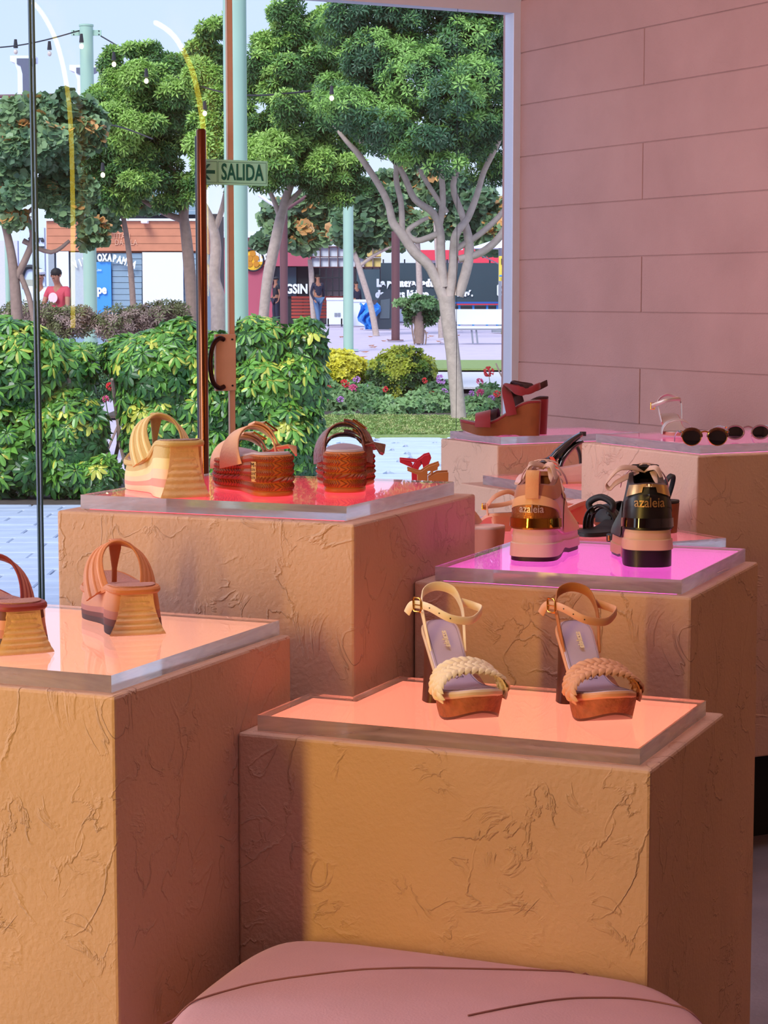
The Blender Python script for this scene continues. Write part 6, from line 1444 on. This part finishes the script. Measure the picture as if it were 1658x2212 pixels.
# gridded front: panes and mullions
grd = thing('gridded_shopfront', 'shopfront with white, yellow and pink panes between brown glazing bars', 'building', gbase(755, dP)); oG = gbase(755, dP)
M_mull = mat('brown_glazing_bar', (92, 46, 48), 0.6); M_yp = mat('yellow_pane', (236, 206, 130), 0.5)
for i, x in enumerate(range(672, 822, 19)):
    for j, y in enumerate((534, 556)):
        slab_px(MB(), x + 1, y + 1, x + 18, y + 21, dP + 0.15, 0.05, oG).build('pane', M_yp if (786 <= x < 820) else M_whitew, grd)
    slab_px(MB(), x - 0.8, 532, x + 0.8, 580, dP, 0.2, oG).build('glazing_bar', M_mull, grd)
for y in (533, 555, 577): slab_px(MB(), 672, y - 0.9, 822, y + 0.9, dP - 0.02, 0.2, oG).build('glazing_bar', M_mull, grd)
slab_px(MB(), 668, 520, 836, 533, dP + 0.1, 4, oG).build('roof_edge', M_whitew, grd)
slab_px(MB(), 668, 578, 836, 600, dP + 1.2, 3, oG, flr=gP).build('back_wall', mat('taupe_wall', (150, 138, 142), 0.7), grd)
for x in (676, 690, 704, 718, 732, 768, 786, 804, 820):
    slab_px(MB(), x - 1.2, 578, x + 1.2, 600, dP, 0.12, oG, flr=gP).build('glazing_bar', M_dark, grd)
for y in (600, 628): slab_px(MB(), 674, y - 1.2, 740, y + 1.2, dP - 0.02, 0.1, oG).build('glazing_bar', M_dark, grd)
slab_px(MB(), 770, 582, 820, 648, dP - 0.05, 0.05, oG).build('window_sheet', mat('slate_glass2', (66, 86, 98), 0.4), grd)
# dark banner fence with lettering
dB_ = 76.0; oB = gbase(970, dB_); ban = thing('banner_fence', 'long dark green banner fence with white and lime lettering', 'banner', oB)
slab_px(MB(), 822, 568, 1150, 662, dB_, 0.1, oB).build('banner', mat('dark_teal_banner', (44, 64, 74), 0.6, var=0.15, vscale=0.6, bump=0.6, bscale=1.5), ban)
slab_px(MB(), 822, 662, 1150, 668, dB_ + .02, 0.08, oB).build('bottom_rail', M_dark, ban)
for x in range(826, 1150, 46): slab_px(MB(), x, 560, x + 3, 600, dB_ + 0.12, 0.1, oB, flr=gz(dB_)).build('fence_post', M_dark, ban)
text_px('La primera cadena', 884, 612, dB_ - 0.05, 15, M_wl, ban, oB, sx=0.92, bold=0.03)
text_px('de cines lúdico', 868, 636, dB_ - 0.05, 15, M_wl, ban, oB, sx=0.92, bold=0.03); text_px('Perú.', 1004, 634, dB_ - 0.05, 13, M_wl, ban, oB, sx=0.9, bold=0.02)
text_px('8', 952, 622, dB_ - 0.06, 36, mat('lime_lettering', (176, 232, 60), 0.5), ban, oB, sx=0.9, bold=0.05)
hx = [at(1085 + 12 * a, 627 + 22 * b, dB_ - 0.04) - oB for a, b in ((0, -1), (1, -.45), (1, .45), (0, 1), (-1, .45), (-1, -.45))]
MB().plate(hx, (0, 0.03, 0)).build('hexagon_emblem', M_wl, ban)
for a, b in ((0, -.3), (.3, .2), (-.3, .2)): 
    c = at(1085 + 12 * a, 627 + 22 * b, dB_ - 0.08) - oB; MB().tube([c, c + Vector((0, .03, 0))], 3.2 * px(dB_), 8).build('emblem_dot', M_dark, ban)
M_redb = mat('signal_red', (226, 62, 84), 0.6)
rb = thing('red_kiosk', 'red and white kiosk roofline above the dark banner fence', 'building', gbase(960, 84.0)); oQ = gbase(960, 84.0)
slab_px(MB(), 824, 545, 1150, 572, 84.0, 3, oQ, flr=gz(84)).build('wall', M_whitew, rb)
slab_px(MB(), 905, 540, 1000, 562, 83.8, 0.2, oQ).build('red_band', M_redb, rb); slab_px(MB(), 1000, 522, 1150, 568, 83.8, 0.2, oQ).build('red_band', M_redb, rb)
# red slatted fences
for (x0, x1, lab) in ((629, 676, 'red slatted timber fence left of the man in navy'), (684, 742, 'red slatted timber fence behind the white freezer'), (1082, 1120, 'red slatted timber fence below the yellow sign')):
    o_f = gbase((x0 + x1) / 2, 75.0); f_ = thing('slatted_fence', lab, 'fence', o_f, 0, 'red slatted fences')
    for k in range(7): slab_px(MB(), x0, 640 + 7 * k, x1, 645.2 + 7 * k, 75.0, 0.04, o_f).build('slat', mat('red_timber', (176, 66, 52), 0.6, var=0.15), f_)
    for x in (x0, (x0 + x1) / 2, x1 - 3): slab_px(MB(), x, 638, x + 3, 690, 75.05, 0.06, o_f, flr=gz(75)).build('fence_post', M_dark, f_)
# freezer, tarpaulin, bin, blue table, benches, parasol, sign
dF = 70.0
fz = thing('chest_freezer', 'white chest freezer with vent grille beside the far mint pole', 'freezer', gbase(722, dF)); oZ = gbase(722, dF)
slab_px(MB(), 705, 648, 742, 690, dF, 0.7, oZ, flr=gz(dF) + 0.06).build('cabinet', M_whitew, fz, bevel=0.02); slab_px(MB(), 704, 643, 743, 649, dF - .03, 0.76, oZ).build('lid', M_whitew, fz, bevel=0.02)
for x in (722, 729): slab_px(MB(), x, 676, x + 6, 684, dF - 0.02, 0.02, oZ).build('vent', mat('vent_grey', (130, 136, 150), 0.6), fz)
for x in (707, 736): slab_px(MB(), x, 688, x + 3, 692, dF, 0.6, oZ, flr=gz(dF)).build('foot', M_dark, fz)
fz2 = thing('chest_freezer', 'pale chest freezer partly hidden by the blue tarpaulin', 'freezer', gbase(778, dF + 1)); oZ = gbase(778, dF + 1)
slab_px(MB(), 762, 652, 800, 690, dF + 1, 0.7, oZ, flr=gz(dF)).build('cabinet', M_whitew, fz2, bevel=0.02); slab_px(MB(), 761, 647, 801, 653, dF + .97, 0.76, oZ).build('lid', M_whitew, fz2, bevel=0.02)
dU = 66.0; oU = gbase(795, dU); tp_ = thing('blue_tarpaulin', 'crumpled bright blue tarpaulin draped beside the dark bin', 'tarpaulin', oU)
rows = []; k_ = px(dU)
for j in range(9):
    f = j / 8; row = []
    for i in range(13):
        a = i / 12; x = (-22 + 44 * a) * (0.55 + 0.45 * math.sin(PI * min(1, f + 0.25))) + 6 * math.sin(j); row.append(Vector((x * k_, -0.15 * math.sin(a * 14 + j) - 0.3 * f, (52 * (1 - f) + 3 * math.sin(i * 1.7 + j)) * k_ * 1.05 if j < 8 else 0.0)))
    rows.append(row)
MB().grid(rows).build('sheet', mat('tarp_blue', (60, 140, 220), 0.45, var=0.12), tp_)
bn = thing('wheeled_bin', 'dark grey angular bin with sloped lid left of the brown post', 'bin', gbase(829, dU)); oW = gbase(829, dU)
pts = [at(x, y, dU) - oW for x, y in ((815, 694), (845, 694), (847, 628), (838, 625), (820, 638), (814, 650))]
for p in pts[:2]: p.z = 0
MB().plate(pts, (0, 0.5, 0)).build('body', mat('bin_grey', (44, 56, 68), 0.5), bn)
pts = [at(x, y, dU - .02) - oW for x, y in ((820, 688), (841, 688), (842, 645), (822, 648))]; MB().plate(pts, (0, 0.02, 0)).build('door', mat('bin_grey2', (78, 90, 100), 0.5), bn)
dW = 72.0; tb_ = thing('trestle_table', 'long table with blue cover in front of the banner fence', 'table', gbase(1030, dW)); oT2 = gbase(1030, dW)
slab_px(MB(), 985, 652, 1078, 656, dW, 0.9, oT2).build('tabletop', mat('table_blue', (60, 110, 200), 0.5), tb_)
slab_px(MB(), 985, 656, 1078, 659, dW - .02, 0.04, oT2).build('edge_band', M_redb, tb_)
for x in (990, 1020, 1050, 1072): slab_px(MB(), x, 656, x + 4, 680, dW + .1, 0.3, oT2, flr=gz(dW)).build('leg', M_blue, tb_)
for (x0, x1, y0, y1, d, lab) in ((986, 1125, 668, 742, 51.0, 'white bench with a solid back in front of the banner fence'),):
    ob = gbase((x0 + x1) / 2, d); bnc = thing('bench', lab, 'bench', ob)
    slab_px(MB(), x0, y0, x1, y0 + 33, d + 0.4, 0.06, ob).build('backrest', M_whitew, bnc, bevel=0.01)
    slab_px(MB(), x0, y0 + 37, x1, y0 + 42, d, 0.45, ob).build('seat', M_whitew, bnc, bevel=0.008)
    slab_px(MB(), x0, y0 + 43, x1, y0 + 45, d + 0.02, 0.4, ob).build('seat_frame', mat('grey_steel', (160, 164, 172), 0.4, 0.5), bnc)
    for x in (x0 + 32, x0 + 42, x1 - 30, x1 - 6):
        mb = MB(); a = at(x, y0 + 44, d + .1) - ob; b = at(x + 3, y1, d + .1) - ob; b.z = 0; mb.tube([a, b], 0.022, 8); mb.build('leg', MATS['grey_steel'], bnc)
prs = thing('parasol', 'pale parasol on a slim post by the window frame', 'parasol', gbase(1068, 62.0)); oS = gbase(1068, 62.0)
top = at(1080, 514, 62) - oS; rr = []
for k in range(12): rr.append(top + Vector((1.0 * math.cos(2 * PI * k / 12), 0.8 * math.sin(2 * PI * k / 12), -0.32)))
MB().add([top] + rr, [(0, k + 1, (k + 1) % 12 + 1) for k in range(12)]).build('canopy', mat('parasol_white', (232, 232, 244), 0.7), prs)
MB().tube([Vector((top.x, top.y, 0)), top], 0.05, 8).build('pole', MATS['grey_steel'], prs)
for k in (0, 3, 6, 9): MB().tube([top - Vector((0, 0, 0.8)), rr[k]], 0.015, 5).build('rib', MATS['grey_steel'], prs)
MB().tube([Vector((top.x, top.y, 0)), Vector((top.x, top.y, 0.08))], 0.25, 12).build('base_plate', MATS['grey_steel'], prs)
ysn = thing('yellow_sign', 'yellow sign with black lettering and a blue pencil mark by the window frame', 'sign', gbase(1100, 60.0)); oY = gbase(1100, 60.0)
slab_px(MB(), 1077, 553, 1130, 607, 60.0, 0.05, oY).build('board', mat('sign_yellow', (230, 206, 84), 0.5), ysn)
slab_px(MB(), 1100, 607, 1104, 660, 60.02, 0.05, oY, flr=gz(60)).build('post', MATS['grey_steel'], ysn)
text_px('Reco', 1097, 566, 59.95, 12, M_dark, ysn, oY, sx=0.9, bold=0.01); text_px('en e', 1097, 582, 59.95, 11, M_dark, ysn, oY, sx=0.9, bold=0.01)
MB().tube([at(1078, 596, 59.9) - oY, at(1100, 595, 59.9) - oY], 0.03, 6).build('pencil_mark', M_blue, ysn)
# fallen leaves on the plaza
M_dryleaf = mat('fallen_leaf', (168, 104, 70), 0.8, var=0.3)
dl = MB()
for k in range(46):
    x = rnd.uniform(600, 1000); d = rnd.uniform(38, 66); p = at(x, HORIZ, d); z = gz(d) + 0.0; s_ = rnd.uniform(.05, .1); a = rnd.uniform(0, 6)
    dl.add([(p.x + s_ * math.cos(a + q) * e, d + s_ * math.sin(a + q) * e, z + h) for q, e, h in ((0, 1.3, .02), (1.5, .7, 0), (3.1, 1.2, .03), (4.7, .7, 0))], [(0, 1, 2, 3)])
tag(dl.build('fallen_leaves', M_dryleaf), 'dry brown leaves scattered on the pale plaza', 'leaves', kind='stuff')
# ------------------------------------------------------------------ people
import bmesh
M_skin = mat('skin', (172, 116, 92), 0.6); M_hair = mat('dark_hair', (26, 20, 20), 0.7)
def skinned(name, m, chains, parent, sub=1):
    me = bpy.data.meshes.new(name); bm = bmesh.new(); lay = bm.verts.layers.skin.verify(); idx = {}
    first = True
    for ch in chains:
        prev = None
        for key, p, r in ch:
            if key not in idx:
                v = bm.verts.new(p); v[lay].radius = (r, r); v[lay].use_root = first; first = False; idx[key] = v
            v = idx[key]
            if prev is not None: 
                try: bm.edges.new((prev, v))
                except ValueError: pass
            prev = v
    bm.to_mesh(me); bm.free(); me.materials.append(m)
    o = bpy.data.objects.new(name, me); COL.objects.link(o); o.parent = parent
    s = o.modifiers.new('skin', 'SKIN'); s.use_smooth_shade = True
    u = o.modifiers.new('sub', 'SUBSURF'); u.levels = sub; u.render_levels = sub; return o
def person(label, x, d, h, rz, shirt, trousers, shoesm, pose='stand', hair=True, cap=None, extra=None, lean=0.0, g=None):
    b = gbase(x, d); t = thing('person', label, 'person', b, math.radians(rz), 'people on the plaza'); s = h / 1.72
    V = lambda a, c, e: (a * s, c * s, e * s)
    if pose == 'walk': fl_, fr_ = 0.26, -0.24
    else: fl_, fr_ = 0.02, 0.0
    if pose == 'phone': hl = V(-0.06, -0.34, 1.08); hr = V(0.10, -0.34, 1.10); el = V(-0.24, -0.12, 1.08); er = V(0.24, -0.12, 1.08)
    else: hl = V(-0.26, -0.10 - fl_ * .6, 0.84); hr = V(0.26, -0.06 + fl_ * .6, 0.84); el = V(-0.25, 0.03, 1.10); er = V(0.25, 0.03, 1.10)
    ny = -0.05 if pose == 'phone' else 0.0
    body = [[('pel', V(0, 0, .94), .13 * s), ('wai', V(0, 0, 1.10), .115 * s), ('che', V(0, 0.01, 1.30), .135 * s), ('nec', V(0, 0, 1.47), .05 * s), ('jaw', V(0, ny - 0.02, 1.56), .062 * s), ('head', V(0, ny * 1.4, 1.63), .085 * s), ('top', V(0, ny * 1.4 + .01, 1.69), .05 * s)]]
    for sd, e, hd in ((-1, el, hl), (1, er, hr)):
        body.append([('che', None, 0), ('sh%d' % sd, V(sd * .17, 0, 1.40), .055 * s), ('el%d' % sd, e, .038 * s), ('wr%d' % sd, hd, .024 * s), ('pa%d' % sd, (hd[0], hd[1] - .05 * s, hd[2] - (.03 if pose != 'phone' else 0) * s), .028 * s)])
        for fi in range(5):
            a = (fi - 2) * 0.012; body.append([('pa%d' % sd, None, 0), ('f%d%d' % (sd, fi), (hd[0] + a * s * 1.4, hd[1] - (.10 + .01 * (2 - abs(fi - 2))) * s, hd[2] - (.07 if pose != 'phone' else -.02) * s), .008 * s)])
    for sd, fo in ((-1, fl_), (1, fr_)):
        body.append([('pel', None, 0), ('hp%d' % sd, V(sd * .10, 0, .86), .085 * s), ('kn%d' % sd, V(sd * .11, -fo * .55 - .02, .48), .058 * s), ('an%d' % sd, V(sd * .11, -fo, .09), .036 * s), ('to%d' % sd, V(sd * .12, -fo - .14, .035), .03 * s)])
    skinned('body', M_skin, body, t)
    K = {}
    for ch in body:
        for k, p, r in ch:
            if p is not None: K[k] = (p, r)
    f = 1.14
    sh_ = [[(k, K[k][0], K[k][1] * f) for k in ('pel', 'wai', 'che')]] + [[('che', None, 0), ('sh%d' % sd, K['sh%d' % sd][0], K['sh%d' % sd][1] * 1.25), ('m%d' % sd, tuple((a + c) / 2 for a, c in zip(K['sh%d' % sd][0], K['el%d' % sd][0])), .052 * s)] for sd in (-1, 1)]
    if g == 'long': sh_ += [[('m%d' % sd, None, 0), ('e%d' % sd, K['el%d' % sd][0], .046 * s), ('w%d' % sd, K['wr%d' % sd][0], .034 * s)] for sd in (-1, 1)]
    skinned('shirt', shirt, sh_, t)
    tr = [[('pel', K['pel'][0], K['pel'][1] * 1.12)]] + [[('pel', None, 0), ('hp%d' % sd, K['hp%d' % sd][0], .098 * s), ('kn%d' % sd, K['kn%d' % sd][0], .075 * s), ('an%d' % sd, (K['an%d' % sd][0][0], K['an%d' % sd][0][1], .13 * s), .058 * s)] for sd in (-1, 1)]
    skinned('trousers', trousers, tr, t)
    for sd in (-1, 1):
        a = K['an%d' % sd][0]; MB().ball((a[0], a[1] - .06 * s, .045 * s), .05 * s, 10, sc=(.85, 2.4, .85)).build('shoe', shoesm, t, smooth=True)
    hd = K['head'][0]
    if hair: MB().ball((hd[0], hd[1] + .018 * s, hd[2] + .035 * s), .098 * s, 12, sc=(.92, 1.0, .86)).build('hair', M_hair if hair is True else hair, t, smooth=True)
    face = MB(); face.ball((hd[0], hd[1] - .095 * s, hd[2] - .02 * s), .014 * s, 6, sc=(.8, 1, 1.5))
    for sd in (-1, 1): face.ball((hd[0] + sd * .086 * s, hd[1], hd[2] - .01 * s), .02 * s, 6, sc=(.4, .8, 1.3))
    face.build('nose_and_ears', M_skin, t, smooth=True)
    ey = MB()
    for sd in (-1, 1): ey.ball((hd[0] + sd * .032 * s, hd[1] - .078 * s, hd[2] + .0), .010 * s, 6)
    ey.ball((hd[0], hd[1] - .080 * s, hd[2] - .055 * s), .014 * s, 6, sc=(1.6, .4, .4)); ey.build('eyes_and_mouth', M_hair, t)
    if cap is not None:
        MB().ball((hd[0], hd[1], hd[2] + .05 * s), .10 * s, 12, sc=(1, 1.05, .6)).build('cap', cap, t, smooth=True)
    if pose == 'phone': MB().box((0.02 * s, -0.44 * s, 1.14 * s), (0.16 * s, .09 * s, .012 * s)).build('held_phone', M_dark, t)
    return t
M_red = mat('red_tshirt', (198, 72, 88), 0.8, var=0.06); M_jean = mat('blue_jeans', (84, 112, 150), 0.8, var=0.1); M_navy = mat('navy_sweater', (36, 40, 62), 0.8); M_whs = mat('white_shirt', (226, 232, 244), 0.8); M_grt = mat('grey_green_trousers', (110, 112, 100), 0.8)
pr = person('man in a red t-shirt with a pale print looking down at a phone', 126, 33.5, 1.74, -22, M_red, M_jean, M_dark, 'phone')
c = Vector((0, -0.165, 1.28))
MB().tube([c, c + Vector((0, -0.008, 0))], 0.085, 16).build('shirt_print', mat('faded_print', (236, 200, 206), 0.8), pr)
person('person in a white shirt and pale cap behind the pane joint', 86, 34.5, 1.74, 12, M_whs, M_grt, M_dark, 'phone', hair=True, cap=M_whs, g='long')
person('man in a navy sweater and blue jeans walking past the red fence', 686, 73.0, 1.80, 30, M_navy, M_jean, M_dark, 'walk', g='long')
person('person in a white shirt and black vest in the dark doorway', 596, 76.0, 1.74, -60, M_dark, M_navy, M_dark, 'stand', cap=M_dark)
person('person in dark blue bending by the blue tarpaulin', 769, 72.5, 1.55, 40, M_navy, M_dark, M_dark, 'stand', g='long')
